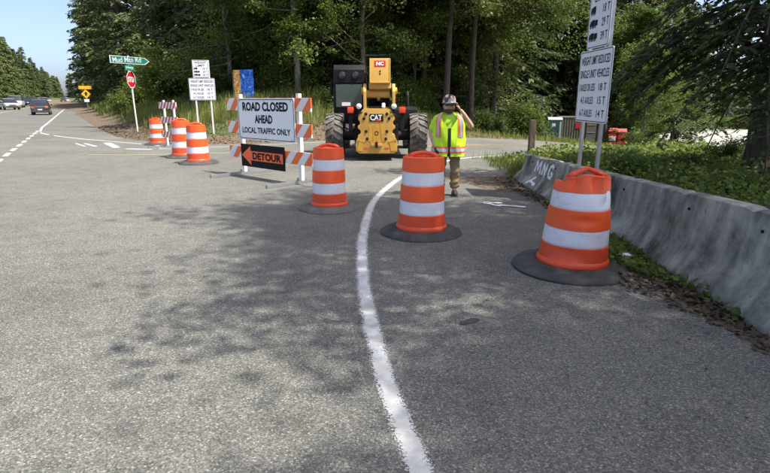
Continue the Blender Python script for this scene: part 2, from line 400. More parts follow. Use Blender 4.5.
def text_mb(s, w=None, h=None, cx=0, z0=0, y=0, bold=0.0, align='C', depth=0.0):
    """lettering as flat mesh in the XZ plane facing -Y, fitted to width w and height h"""
    cu = bpy.data.curves.new('t', 'FONT'); cu.body = s; cu.offset = bold; cu.resolution_u = 3
    o = bpy.data.objects.new('t', cu); COL.objects.link(o)
    dg = bpy.context.evaluated_depsgraph_get(); dg.update()
    me = bpy.data.meshes.new_from_object(o.evaluated_get(dg))
    V = np.array([v.co[:] for v in me.vertices]); F = [tuple(p.vertices) for p in me.polygons]
    bpy.data.objects.remove(o); bpy.data.curves.remove(cu); bpy.data.meshes.remove(me)
    mn = V.min(0); mx = V.max(0); sz = mx - mn
    sh = h / sz[1] if h else 1; sw = w / sz[0] if w else sh
    X = (V[:, 0] - mn[0]) * sw; Z = (V[:, 1] - mn[1]) * sh
    X += cx - (sz[0] * sw / 2 if align == 'C' else (sz[0] * sw if align == 'R' else 0))
    mb = MB(); mb.add([(a, y, z0 + b) for a, b in zip(X, Z)], F); return mb

# ------------------------------------------------------------------ terrain
U = np.array([-0.4955, 0.8686]); NL = np.array([-0.8686, -0.4955]); P0 = np.array([-2.45, 0.0])     # highway axis, left normal, edge line origin
S = np.array([0.8686, 0.4955]); MN = np.array([-0.4955, 0.8686]); SC = np.array([-1.0, 17.5])       # side road axis, far normal, centre
def hw(t, off): return tuple(P0 + U * t + NL * off)
def sr(t, off): return tuple(SC + S * t + MN * off)
def smooth01(x): x = np.clip(x, 0, 1); return x * x * (3 - 2 * x)
HWY = [hw(-60, -1.6), hw(1500, -1.6), hw(1500, 19), hw(-60, 19)]
MOUTH = [hw(60, 1), hw(60, -1.9), hw(42, -2.6), (-16.1, 29.9), (-13.7, 26.3), (-12.4, 24.3), (-10.6, 22.3), (-8.6, 20.3), (-7.0, 19.7),
         sr(-2, 4.55), sr(2, 4.6), sr(2, -4.4), (2.95, 12.6), (2.82, 11.2), (2.95, 10.9), (2.95, -1.5), (5.6, -8), (7.5, -14), hw(-20, 2)]
LANE = [sr(2, 4.6), sr(75, 4.6), sr(75, -4.6), sr(9, -4.6), sr(2, -4.4)]
def poly_sd(px, py, poly):
    """signed distance, negative inside"""
    d = np.full(px.shape, 1e9); ins = np.zeros(px.shape, bool); n = len(poly)
    for i in range(n):
        ax, ay = poly[i]; bx, by = poly[(i + 1) % n]
        ex, ey = bx - ax, by - ay; wx, wy = px - ax, py - ay
        h = np.clip((wx * ex + wy * ey) / (ex * ex + ey * ey), 0, 1)
        d = np.minimum(d, np.hypot(wx - h * ex, wy - h * ey))
        c = ((ay > py) != (by > py)) & (px < (bx - ax) * (py - ay) / (by - ay + 1e-12) + ax)
        ins ^= c
    return np.where(ins, -d, d)
def road_d(x, y):
    return np.minimum(np.minimum(poly_sd(x, y, HWY), poly_sd(x, y, MOUTH)), poly_sd(x, y, LANE))
def base_z(x, y):
    x = np.asarray(x, float); y = np.asarray(y, float)
    t = np.maximum((x - SC[0]) * S[0] + (y - SC[1]) * S[1] - 2, 0)
    drop = 3.2 * np.tanh((t / 31) ** 2 * 1.15)
    th = np.clip((x - P0[0]) * U[0] + y * U[1] - 25, 0, 500)
    return -drop + 0.005 * th * th / (th + 15)
def H(x, y):
    x = np.asarray(x, float); y = np.asarray(y, float)
    d = road_d(x, y)
    t = (x - SC[0]) * S[0] + (y - SC[1]) * S[1]; o = (x - SC[0]) * MN[0] + (y - SC[1]) * MN[1]
    wedge = smooth01((o - 2) / 4) * (1 - smooth01((t - 2) / 14))          # bank between the highway and the side road
    near = (1 - smooth01((o + 3) / 3))
    hgt = 0.05 + wedge * 1.45 + near * 0.2
    wid = 7.0 - near * 5.0
    bank = hgt * smooth01((d - 0.2) / wid)
    wob = (np.sin(x * 0.9 + 1.3 * np.sin(y * 0.7)) * np.cos(y * 0.8 + 0.4 * x) * 0.06 + np.sin(x * 2.7 + y * 1.9) * 0.025) * smooth01(d / 2)
    return base_z(x, y) + np.where(d < 0, -0.06, -0.06 + 0.055 * smooth01(d / 0.25) + bank + wob)
def Hs(x, y): return float(H(np.array([x]), np.array([y]))[0])
def axis_pts(lo, hi, fine_lo, fine_hi, step):
    a = list(np.arange(fine_lo, fine_hi + 1e-6, step)); g = step; v = fine_hi
    while v < hi: g *= 1.22; v += g; a.append(v)
    g = step; v = fine_lo
    while v > lo: g *= 1.22; v -= g; a.insert(0, v)
    return np.array(a)
gx = axis_pts(-2200, 2200, -26, 42, 0.33); gy = axis_pts(-600, 2500, -6, 62, 0.33)
GX, GY = np.meshgrid(gx, gy); GZ = H(GX, GY)
V = np.stack([GX.ravel(), GY.ravel(), GZ.ravel()], 1); nx, ny = len(gx), len(gy)
ii = (np.arange(ny - 1)[:, None] * nx + np.arange(nx - 1)[None, :]).ravel()
me = np_mesh('ground', V, np.stack([ii, ii + 1, ii + nx + 1, ii + nx], 1)); me.shade_smooth()
DG = road_d(GX, GY).ravel()
side_o = ((GX - SC[0]) * MN[0] + (GY - SC[1]) * MN[1]).ravel()
side_t = ((GX - SC[0]) * S[0] + (GY - SC[1]) * S[1]).ravel()
hoff = ((GX - P0[0]) * NL[0] + GY * NL[1]).ravel()
grassy = smooth01((DG - 1.2) / 1.6)
grassy = np.where((side_o > 0) & (hoff < -8), smooth01((DG - 3.2) / 1.5), grassy)
a = me.attributes.new('grassy', 'FLOAT', 'POINT'); a.data.foreach_set('value', grassy.astype(np.float32))
gravel = smooth01((side_t - 46) / 4) * (1 - smooth01((side_t - 92) / 8)) * smooth01((side_o - 5) / 3) * (1 - smooth01((side_o - 30) / 4))
a = me.attributes.new('gravel', 'FLOAT', 'POINT'); a.data.foreach_set('value', gravel.astype(np.float32))
structure(obj('ground', me, 'ground'))

def ribbon_grid(ts, offs, fn, z):
    """sheet following base_z: fn(t, off)->xy"""
    P = np.array([[fn(t, o) for o in offs] for t in ts]); Z = base_z(P[..., 0], P[..., 1]) + z
    V = np.concatenate([P, Z[..., None]], 2).reshape(-1, 3); n = len(offs)
    i = (np.arange(len(ts) - 1)[:, None] * n + np.arange(n - 1)[None, :]).ravel()
    return np_mesh('sheet', V, np.stack([i, i + 1, i + n + 1, i + n], 1))
ts = np.concatenate([np.arange(-60, 200, 4), np.arange(200, 1500, 40)])
structure(obj('highway', ribbon_grid(ts, np.linspace(-1.6, 19, 8), hw, 0.0), 'asphalt'))
def poly_sheet(name, poly, z, mat):
    bm = bmesh.new(); vs = [bm.verts.new((x, y, 0)) for x, y in poly]; f = bm.faces.new(vs)
    bmesh.ops.triangulate(bm, faces=[f]); bmesh.ops.subdivide_edges(bm, edges=bm.edges[:], cuts=5, use_grid_fill=True)
    me = bpy.data.meshes.new(name)
    for v in bm.verts: v.co.z = float(base_z(v.co.x, v.co.y)) + z
    bmesh.ops.recalc_face_normals(bm, faces=bm.faces[:])
    if sum(f.normal.z for f in bm.faces) < 0: bmesh.ops.reverse_faces(bm, faces=bm.faces[:])
    bm.to_mesh(me); bm.free(); return obj(name, me, mat)
side_road = structure(poly_sheet('side_road', MOUTH, 0.004, 'asphalt'))
lane = obj('lane_surface', ribbon_grid(np.concatenate([np.arange(2, 75, 1.0)]), np.array([4.6, 1.5, -1.5, -4.5]), sr, 0.0035), 'asphalt', side_road)

def catmull(pts, n=8):
    P = [np.array(p, float) for p in pts]; P = [2 * P[0] - P[1]] + P + [2 * P[-1] - P[-2]]; out = []
    for i in range(1, len(P) - 2):
        for k in range(n):
            t = k / n
            out.append(0.5 * (2 * P[i] + (P[i + 1] - P[i - 1]) * t + (2 * P[i - 1] - 5 * P[i] + 4 * P[i + 1] - P[i + 2]) * t * t + (3 * P[i] - P[i - 1] - 3 * P[i + 1] + P[i + 2]) * t ** 3))
    out.append(P[-2]); return np.array(out)
def road_line(name, pts, width, mat, parent, z=0.009, n=8, wid_end=None):
    P = catmull(pts, n) if n > 1 else np.array(pts, float)
    T = np.gradient(P, axis=0); T /= np.linalg.norm(T, axis=1)[:, None]; Nn = np.stack([-T[:, 1], T[:, 0]], 1)
    k = len(P); W = np.linspace(width, wid_end or width, k)[:, None] / 2
    L, R = P + Nn * W, P - Nn * W
    XY = np.stack([L, R], 1).reshape(-1, 2); Z = base_z(XY[:, 0], XY[:, 1]) + z
    i = np.arange(k - 1) * 2
    me = np_mesh(name, np.column_stack([XY, Z]), np.stack([i, i + 1, i + 3, i + 2], 1))
    uv = me.uv_layers.new(name='UVMap'); s = np.concatenate([[0], np.cumsum(np.linalg.norm(np.diff(P, axis=0), axis=1))])
    idx = np.empty(len(me.loops), np.int32); me.loops.foreach_get('vertex_index', idx)
    uv.data.foreach_set('uv', np.stack([(idx % 2).astype(np.float32), s[idx // 2].astype(np.float32)], 1).ravel())
    return obj(name, me, mat, parent)
hwy = bpy.data.objects['highway']
FOG = [(0.42, 0.4), (0.28, 1.2), (0.16, 1.99), (0.02, 2.68), (-0.07, 3.32), (-0.16, 4.08), (-0.23, 5.03), (-0.27, 6.25), (-0.21, 8.16), (0.0, 9.6), (0.44, 11.45), (1.3, 13.6), (2.6, 15.3), sr(6, -3.9), sr(12, -3.9)]
road_line('edge_line', FOG, 0.175, 'white_paint', side_road)
road_line('faded_edge_line', [(x - 0.13 - 0.012 * max(y - 2, 0) if y < 8 else x - 0.2, y) for x, y in FOG[:9]], 0.045, 'old_paint', side_road)
road_line('edge_line', [sr(t, -3.9) for t in range(12, 74, 4)], 0.12, 'white_paint', side_road, n=2)
FAR = [hw(60, 0), hw(50, 0), hw(44, 0), hw(39, 0.0), (-20.9, 32.3), (-19.0, 29.2), (-17.6, 27.0), (-15.6, 24.9), (-12.9, 22.6), (-11.3, 21.5), (-8.3, 19.3), sr(-5, 3.55), sr(2, 3.9), sr(12, 3.9)]
road_line('edge_line', FAR, 0.2, 'white_paint', side_road, wid_end=0.14)
road_line('edge_line', [sr(t, 3.9) for t in range(12, 74, 4)], 0.13, 'white_paint', side_road, n=2)
road_line('edge_line', [hw(t, 0) for t in list(range(60, 200, 10)) + list(range(200, 1100, 50))], 0.2, 'white_paint', hwy, n=2)
for k in range(24):
    t0 = 33.0 - 2.0 * k
    road_line('lane_dash', [hw(t0, 0), hw(t0 - 0.55, 0), hw(t0 - 1.1, 0)], 0.22, 'white_paint', hwy, n=2, z=0.011)
for o in (5.8, 6.15):
    road_line('centre_line', [hw(t, o) for t in list(range(24, 200, 10)) + list(range(200, 1100, 50))], 0.13, 'yellow_paint', hwy, n=2)
road_line('edge_line', [hw(t, 15.5) for t in list(range(0, 200, 10)) + list(range(200, 1100, 50))], 0.2, 'white_paint', hwy, n=2)
road_line('centre_line', [(-9.1, 16.0), (-7.2, 16.05), (-5.4, 16.55), (-3.2, 17.0), (-1, 17.8), sr(3, 0.15), sr(12, 0.15)], 0.16, 'yellow_paint', side_road)
road_line('centre_line', [sr(t, 0.15) for t in range(12, 74, 4)], 0.16, 'yellow_paint', side_road, n=2)
# stop bar pieces near the far corner
for a, b, w in (((-10.9, 20.6), (-9.4, 18.4), 0.38), ((-11.6, 20.3), (-10.4, 18.9), 0.18), ((-11.95, 20.3), (-10.85, 19.0), 0.12), ((-8.9, 18.0), (-7.9, 17.75), 0.3)):
    road_line('stop_bar', [a, ((a[0] + b[0]) / 2, (a[1] + b[1]) / 2), b], w, 'white_paint', side_road, n=2, z=0.012)
# sprayed survey arrow on the asphalt
def strokes(pts_list, w, fn):
    mb = MB()
    for pts in pts_list:
        P = []
        for a, b in zip(pts[:-1], pts[1:]):
            for k in range(6): P.append((a[0] + (b[0] - a[0]) * k / 6, a[1] + (b[1] - a[1]) * k / 6))
        P.append(pts[-1]); P = np.array(P, float); T = np.gradient(P, axis=0); T /= np.linalg.norm(T, axis=1)[:, None] + 1e-9
        Nn = np.stack([-T[:, 1], T[:, 0]], 1); ww = w * (0.85 + 0.3 * np.sin(np.arange(len(P)) * 1.7))[:, None] / 2
        vs = []
        for l, r in zip(P + Nn * ww, P - Nn * ww): vs += [fn(*l), fn(*r)]
        mb.add(vs, [(2 * i, 2 * i + 1, 2 * i + 3, 2 * i + 2) for i in range(len(P) - 1)])
    return mb
strokes([[(2.2, 7.95), (1.75, 8.15)], [(1.62, 8.32), (1.9, 8.28)], [(1.62, 8.32), (1.82, 8.02)]], 0.085, lambda x, y: (x, y, 0.012)).build('sprayed_arrow', 'spray', side_road, fixn=False)
# crushed black thing on the road
mb = MB(); mb.lathe([(0.10, 0), (0.085, 0.012), (0.03, 0.016)], 10, fn=lambda x, y, z: (x * 1.0, y * 0.35 + 0.2 * x * x, z + 0.004 * math.sin(x * 60)))
tag(mb.build('rubber_scrap', 'rubber', None, True, (0.64, 3.62, 0.005), (0, 0, 0.5)), 'small flat black scrap lying on the asphalt right of the white line', 'scrap')

# ------------------------------------------------------------------ concrete barrier
BX, BH = 2.985, 0.81
def barrier_hw(z):
    """half width of the barrier at height z"""
    if z < 0.075: return 0.305
    if z < 0.33: return 0.305 - (z - 0.075) / 0.255 * 0.155
    return 0.15 - (z - 0.33) / (BH - 0.33) * 0.07
def bar_k(y): return (.80 - .038 * max(y - 4, 0)) / BH
def barrier(y0, y1, label, seed, broken=False):
    rng = random.Random(seed)
    root = thing('concrete_barrier', label, 'barrier', (BX, y0, 0), 0, 'concrete barrier segments')
    zs = [0.0, 0.04, 0.075, 0.16, 0.25, 0.33, 0.45, 0.58, 0.70, 0.78, BH - 0.012]
    ring = [(-barrier_hw(z), z) for z in zs] + [(-0.06, BH), (0.0, BH + 0.002), (0.06, BH)] + [(barrier_hw(z), z) for z in reversed(zs)]
    L = y1 - y0; n = max(int(L / 0.08), 2); vs = []; fs = []; k = len(ring)
    for i in range(n + 1):
        yy = L * i / n
        chip = 0.03 * max(0, rng.random() - 0.72) / 0.28
        for j, (x, z) in enumerate(ring):
            e = 1.0
            if broken and i > n - 4 and 0.3 < z < 0.75 and x < 0: x += 0.05 * rng.random() + 0.02
            zz = (z - (chip if z > 0.77 else 0)) * bar_k(y0 + yy)
            vs.append((x + rng.uniform(-.003, .003), yy - (rng.uniform(0, .02) if i == n else 0), zz + rng.uniform(-.002, .002)))
    for i in range(n):
        for j in range(k - 1):
            fs.append((i * k + j, i * k + j + 1, (i + 1) * k + j + 1, (i + 1) * k + j))
    fs += [tuple(range(k)), tuple(n * k + j for j in reversed(range(k)))]
    MB().add(vs, fs).build('body', 'concrete', root, True)
    # lifting holes
    for yy in (L * 0.2, L * 0.45, L * 0.8):
        z = 0.66; MB().lathe([(0.013, -0.01), (0.013, 0.004)], 10, (-barrier_hw(z) - 0.001, yy, z * bar_k(y0 + yy)), axis='x').build('bolt_hole', 'sign_black', root)
    return root
barrier(7.02, 10.9, 'grey concrete barrier with white sprayed letters and broken end', 1, True)
b2 = barrier(3.05, 6.98, 'plain grey concrete barrier beside the dented drum', 2)
barrier(-0.9, 3.01, 'plain grey concrete barrier at the end away from the sprayed letters', 3)
bar1 = [o for o in bpy.data.objects if o.name == 'concrete_barrier'][0]
def on_face(y, z):
    """(distance along, height up the slope) -> local point just proud of the road face"""
    return (-barrier_hw(z) - 0.006, y, z * bar_k(7.02 + y))
def face_strokes(lst, y_org, w, name):
    # u runs right as seen from the road (towards -Y)
    strokes([[(u, z) for u, z in st] for st in lst], w, lambda u, z: on_face(y_org - u, z)).build(name, 'spray', bar1, fixn=False)
yo = 2.85
face_strokes([[(0, .44), (.05, .74), (.17, .5), (.29, .74), (.33, .42)]], yo, 0.085, 'sprayed_letter')
face_strokes([[(.45, .42), (.49, .72), (.62, .42), (.67, .71)]], yo, 0.085, 'sprayed_letter')
face_strokes([[(1.03, .65), (.95, .71), (.86, .66), (.81, .53), (.86, .43), (.97, .42), (1.02, .52), (.92, .54)]], yo, 0.085, 'sprayed_letter')
face_strokes([[(.0, .12), (.28, .33)], [(.12, .215), (.5, .16)]], yo + 0.05, 0.065, 'sprayed_arrow')

# ------------------------------------------------------------------ drums
def drum(label, loc, rz=0, dent=0, seed=0, dusty=False, lean=(0, 0), scale=1.0, base=1.0):
    rng = random.Random(seed)
    root = thing('traffic_drum', label, 'drum', loc, rz, 'orange and white traffic drums', scale)
    root.rotation_euler = (lean[0], lean[1], rz)
    def fn(x, y, z):
        # slightly oval, dented shell
        a = math.atan2(y, x); r = math.hypot(x, y); k = 1 + 0.012 * math.sin(3 * a + seed) + 0.008 * math.sin(7 * z + 2 * a + seed)
        if dent:
            k -= dent * (0.26 * math.exp(-((a + 0.95) / 0.33) ** 2) * math.exp(-((z - 1.0 + .12 * (a + .95)) / 0.15) ** 2) + .1 * math.exp(-((a + 1.75) / 0.16) ** 2) * math.exp(-((z - .97) / .1) ** 2))
            k += dent * 0.05 * math.sin(2 * a + 9 * z) * max(0, (z - 0.3))
            k -= dent * 0.07 * math.exp(-((a + 1.9) / 0.25) ** 2) * math.exp(-((z - 0.30 - 0.12 * a) / 0.16) ** 2)
            z = z - (dent * 0.05 * max(0, (z - 0.9)) / 0.1 * (0.5 + 0.5 * math.sin(a + 0.4)))
            if dent > .5:
                for (aa, zz_, ra, rz_, am) in ((-2.5, .93, .2, .12, .22), (-1.62, .93, .13, .13, .2), (-.75, .90, .2, .12, .28), (-1.1, .72, .3, .05, .09), (-2.0, .55, .35, .035, .06), (-2.3, .22, .4, .06, .07), (-1.25, .38, .12, .12, .06)):
                    k -= am * math.exp(-((a - aa - .5 * (z - zz_)) / ra) ** 2) * math.exp(-((z - zz_) / rz_) ** 2)
                if z > .74:                                  # sack-like collapse of the top
                    q = min(1, (z - .74) / .27)
                    k *= 1 - q * (.09 + .07 * math.sin(2 * a + 2.2) + .05 * math.sin(5 * a + 5 * z + .6) + .035 * math.sin(9 * a - 7 * z))
                    z -= q * q * (.06 + .06 * math.sin(a - .5) + .02 * math.sin(4 * a + 1))
            x += dent * 0.03 * z
        return (x * k, y * k, z)
    R = lambda z: 0.295 - 0.055 * z
    zb = [0.07, 0.275, 0.445, 0.645, 0.815, 1.0]
    kinds = ['orange_dull', 'white_sheet', 'orange', 'white_sheet', 'orange']
    for i in range(5):
        z0, z1 = zb[i], zb[i + 1]; g = 0.006 if i % 2 else 0.0
        prof = []
        if i == 0: prof += [(R(0) + 0.010, 0.07), (R(0) + 0.014, 0.10), (R(0.1) + 0.008, 0.12), (R(0.13), 0.13)]
        prof += [(R(z0 + (z1 - z0) * q) - g, z0 + (z1 - z0) * q) for q in ((0.03, .15, .27, .4, .5, .62, .73, .85, .97) if i else (.5, .75, .97))]
        prof += [(R(z1) - 0.009, z1)]
        if i == 4: prof = prof[:-1] + [(R(1.0) - 0.012, 0.995), (R(1) - 0.03, 1.008)]
        if i: prof = [(R(z0) - 0.009, z0)] + prof
        MB().lathe(prof, 48, fn=fn, close=False).build('white_band' if i % 2 else 'orange_band', kinds[i], root, True)
    # recessed top with creases
    top = [(R(1) - 0.03, 1.008), (R(1) - 0.05, 0.995), (0.17, 0.99), (0.08, 1.0), (0.001, 1.0)]
    MB().lathe(top, 48, fn=lambda x, y, z: (lambda q: (q[0], q[1], q[2] + (0.012 * math.sin(8 * x + seed) * math.sin(9 * y)) - dent * 0.05 * (0.5 - x)))(fn(x, y, z)), close=False).build('top_panel', 'orange_dull', root, True)
    # moulded handle: raised hump with grip opening
    h0 = 0.985 - dent * 0.05; hx = dent * 0.05
    mb = MB()
    path = [(-.16 + hx, 0, h0), (-.13 + hx, 0, h0 + .035), (-.09 + hx, 0, h0 + .055), (0 + hx, .004, h0 + .062 + dent * .03), (.09 + hx, 0, h0 + .055), (.13 + hx, 0, h0 + .035), (.16 + hx, 0, h0)]
    mb.tube(path, [.04, .034, .026, .025, .026, .034, .04], 10); mb.build('handle', 'orange_dull', root, 'all')
    for sx in (-1, 1):
        MB().lathe([(0.055, 0), (0.05, 0.02), (0.03, 0.035)], 12, (sx * .15 + hx, 0, h0 - .012), close=False).build('handle_boss', 'orange_dull', root, True)
    # tyre ring base
    rb = [(0.285, 0.02), (0.29, 0.068), (0.33, 0.082), (0.40, 0.058), (0.455, 0.03), (0.475, 0.012), (0.475, 0.0), (0.3, 0.0)]
    def fb(x, y, z):
        a = math.atan2(y, x); kk = base if math.hypot(x, y) > .35 else 1; return (kk * x * (1 + 0.01 * math.sin(2 * a + seed)), kk * y, z + (0.006 * math.sin(3 * a + seed) + 0.006 if z > 0.015 and math.hypot(x, y) > .35 else 0))
    MB().lathe(rb, 56, fn=fb, close=False).build('rubber_base', 'rubber_dusty' if dusty else 'rubber', root, True)
    return root
drum('crumpled drum with a dented top standing beside the concrete barrier', (1.87, 4.97, 0.003), 0.25, 1.0, 1, lean=(0, 0.02), scale=(1.13, 1.13, .96), base=1.08)
drum('upright drum on the curved white line in front of the worker', (0.455, 6.38, 0.003), -0.1, 0.15, 2, lean=(0, .01), scale=(1.04, 1.04, .96), base=1.04)
drum('drum with a dusty grey base between the road closed barricade and the yellow machine', (-0.86, 7.88, 0.003), 0.1, 0.3, 3, True, scale=0.94, base=1.05)
drum('drum of the close pair nearer the road closed barricade', (-4.95, 13.85, 0.003), 0.2, 0.1, 4, scale=1.0, base=1.1)
drum('drum of the close pair nearer the striped folding barricade', (-5.92, 15.35, 0.003), 0.4, 0.1, 5, scale=1.05)
drum('lone drum at the far road edge below the stop sign', (-8.6, 19.9, 0.003), 0.0, 0.1, 6, scale=.93, base=1.1)

# ------------------------------------------------------------------ barricades
def rail(name, x0, x1, z, h, t, mat, parent, y=0.0, zslope=0):
    mb = MB(); mb.box(x0, x1, -t / 2, t / 2, -h / 2, h / 2, 0.006)
    o = mb.build(name, mat, parent, False, (0, y, z)); return o
BRZ = math.atan2(-1.36, 1.5)
bar = thing('road_barricade', 'white framed barricade with three orange striped rails carrying the road closed sign', 'barricade', (-3.17, 11.75, 0.006), BRZ)
LB = math.hypot(1.5, 1.36)
for x in (0, LB):
    MB().box(x - .04, x + .04, -.04, .04, 0.05, 1.74, 0.006).build('post', 'white_metal', bar)
    f = MB().box(x - .032, x + .032, -.86, .84, 0.0, 0.062, 0.006).build('foot', 'galv', bar)
    MB().box(x - .037, x + .037, -.10, .10, 0.062, .12, 0.004).build('socket', 'galv', f)
for z in (1.53, 1.04, 0.5):
    rail('rail', -0.44, LB + .44, z, 0.255, 0.03, 'stripe', bar, -0.062)
sgn = thing('road_closed_sign', 'large white sign reading road closed ahead local traffic only', 'sign', (-3.17, 11.75, 0), BRZ)
def panel(mb, x0, x1, z0, z1, y, r, t=0.006):
    pts = []
    for cx, cz, a0 in ((x1 - r, z1 - r, 0), (x0 + r, z1 - r, 90), (x0 + r, z0 + r, 180), (x1 - r, z0 + r, 270)):
        for k in range(5): a = math.radians(a0 + k * 22.5); pts.append((cx + r * math.cos(a), cz + r * math.sin(a)))
    return mb.prism(pts, 'y', y, y + t)
def border(mb, x0, x1, z0, z1, y, r, w):
    A, B = [], []
    for cx, cz, a0 in ((x1 - r, z1 - r, 0), (x0 + r, z1 - r, 90), (x0 + r, z0 + r, 180), (x1 - r, z0 + r, 270)):
        for k in range(5):
            a = math.radians(a0 + k * 22.5); A.append((cx + r * math.cos(a), y, cz + r * math.sin(a)))
            B.append((cx + (r - w) * math.cos(a), y, cz + (r - w) * math.sin(a)))
    n = len(A); return mb.add(A + B, [(i, (i + 1) % n, n + (i + 1) % n, n + i) for i in range(n)])
sx0, sx1, sz0, sz1 = 0.03, LB - .03, 0.80, 1.66
panel(MB(), sx0, sx1, sz0, sz1, -0.098, .05, .012).build('panel', 'sign_white', sgn)
border(MB(), sx0 + .02, sx1 - .02, sz0 + .02, sz1 - .02, -0.1005, .045, .014).build('border', 'sign_black', sgn, fixn=False)
cxs = (sx0 + sx1) / 2
text_mb('ROAD CLOSED', 1.58, .185, cxs, 1.40, -0.1015, 0.04).build('lettering', 'sign_black', sgn, fixn=False)
text_mb('AHEAD', .62, .17, cxs - .05, 1.155, -0.1015, 0.04).build('lettering', 'sign_black', sgn, fixn=False)
text_mb('LOCAL TRAFFIC ONLY', 1.68, .125, cxs, .94, -0.1015, 0.025).build('lettering', 'sign_black', sgn, fixn=False)
for bx_ in (sx0 + .1, cxs, sx1 - .1):
    for bz_ in (sz0 + .06, sz1 - .06): MB().lathe([(.012, 0), (.012, -.006), (.006, -.009)], 8, (bx_, -.1005, bz_), axis='y').build('bolt', 'galv', sgn)
det = thing('detour_sign', 'black sign with orange detour arrow pointing to the drum pair', 'sign', (-3.17, 11.75, 0), BRZ)
det.rotation_euler = (0, -0.0, BRZ)
panel(MB(), .05, 1.62, .21, .70, -0.098, .02, .012).build('panel', 'sign_black', det)
arrow = [(.08, .455), (.42, .66), (.42, .555), (1.56, .555), (1.56, .355), (.42, .355), (.42, .25)]
MB().prism(arrow, 'y', -.1015, -.0985).build('arrow', 'sign_orange', det)
text_mb('DETOUR', 1.02, .155, 1.0, .378, -0.1035, 0.045).build('lettering', 'sign_black', det, fixn=False)
# distant folding barricade with narrow red stripes
fb = thing('road_barricade', 'small barricade with narrow red and white striped rails by the far verge', 'barricade', (-7.85, 19.0, 0.006), math.radians(-38))
for x in (0, 0.62):
    MB().box(x - .03, x + .03, -.03, .03, .04, 1.62, .004).build('post', 'white_metal', fb)
    MB().box(x - .03, x + .03, -.75, .6, 0, .05, .004).build('foot', 'galv', fb)
for z in (1.44, .94, .44): rail('rail', -.26, .88, z, .22, .025, 'stripe_red', fb, -.05)

# ------------------------------------------------------------------ signs
def weight_sign(label, loc, rz, w, h, uw, uh, zb, scale=1.0, post='galv'):
    t = thing('weight_limit_sign', label, 'sign', loc, rz, None, scale)
    for x in (-w * 0.28, w * 0.30):
        MB().box(x - .03, x + .03, 0.012, .06, -.6, zb + h + (uh + .02 if x > -9 else 0), .004).build('post', post, t)
    def board(x0, x1, z0, z1, lines, truck=False):
        p = panel(MB(), x0, x1, z0, z1, 0, .05, .008).build('panel', 'sign_white', t)
        border(MB(), x0 + .015, x1 - .015, z0 + .015, z1 - .015, -.002, .045, .012).build('border', 'sign_black', p, fixn=False)
        for s, cx, z, ww, hh, al in lines:
            text_mb(s, ww, hh, cx, z, -.0035, .004, al).build('lettering', 'sign_black', p, fixn=False)
        return p
    H_ = h
    board(-w / 2, w / 2, zb, zb + h, [('WEIGHT LIMIT REDUCED', 0, zb + h * .80, w * .86, h * .115, 'C'), ('SINGLE UNIT VEHICLES', 0, zb + h * .62, w * .88, h * .11, 'C'),
          ('3 AXLES OR LESS', -w * .44, zb + h * .44, w * .50, h * .10, 'L'), ('18 T', w * .40, zb + h * .44, w * .22, h * .10, 'R'),
          ('4-5 AXLES', -w * .36, zb + h * .26, w * .40, h * .10, 'L'), ('15 T', w * .40, zb + h * .26, w * .22, h * .10, 'R'),
          ('6-7 AXLES', -w * .36, zb + h * .08, w * .40, h * .10, 'L'), ('14 T', w * .40, zb + h * .08, w * .22, h * .10, 'R')])
    z2 = zb + h + .02
    p = board(-uw / 2, uw / 2, z2, z2 + uh, [('WEIGHT', 0, z2 + uh * .80, uw * .72, uh * .12, 'C'), ('LIMIT', 0, z2 + uh * .63, uw * .55, uh * .12, 'C')] +
              [(s, uw * .42, z2 + uh * q, uw * .30, uh * .11, 'R') for s, q in (('18 T', .46), ('29 T', .28), ('39 T', .10))])
    for q, n in ((.46, 0), (.28, 1), (.10, 2)):                   # truck pictograms
        mb = MB(); z = z2 + uh * q; x = -uw * .42; W = uw * .36; hh = uh * .11
        def flat(pts): mb.add([(a, -.0035, b) for a, b in pts], [tuple(range(len(pts)))])
        flat([(x, z + hh * .25), (x + W * .22, z + hh * .25), (x + W * .22, z + hh * .95), (x + W * .08, z + hh * .95), (x, z + hh * .6)])
        flat([(x + W * .25, z + hh * .25), (x + W * (.62 if n == 0 else .60), z + hh * .25), (x + W * (.62 if n == 0 else .60), z + hh * 1.05), (x + W * .25, z + hh * 1.05)])
        if n: flat([(x + W * .64, z + hh * .25), (x + W * (.9 + .08 * n), z + hh * .25), (x + W * (.9 + .08 * n), z + hh * .95), (x + W * .64, z + hh * .95)])
        for c in (.12, .35, .52, .72, .9)[:3 + n]:
            flat([(x + W * c + hh * .16 * math.cos(k * .785), z + hh * .13 + hh * .16 * math.sin(k * .785)) for k in range(8)])
        mb.build('truck_symbol', 'sign_black', p, fixn=False)
    return t
weight_sign('tall two panel weight limit sign standing behind the concrete barrier', (3.33, 8.65, 0.35), math.radians(-88), 1.22, 1.13, .80, 1.1, 0.92, post='galv')
weight_sign('two panel weight limit sign on the grassy bank behind the drum pair', (-7.45, 22.0, Hs(-7.45, 22.0)), math.radians(8), 1.02, .86, .64, .68, 1.38, 1.0, 'white_metal')

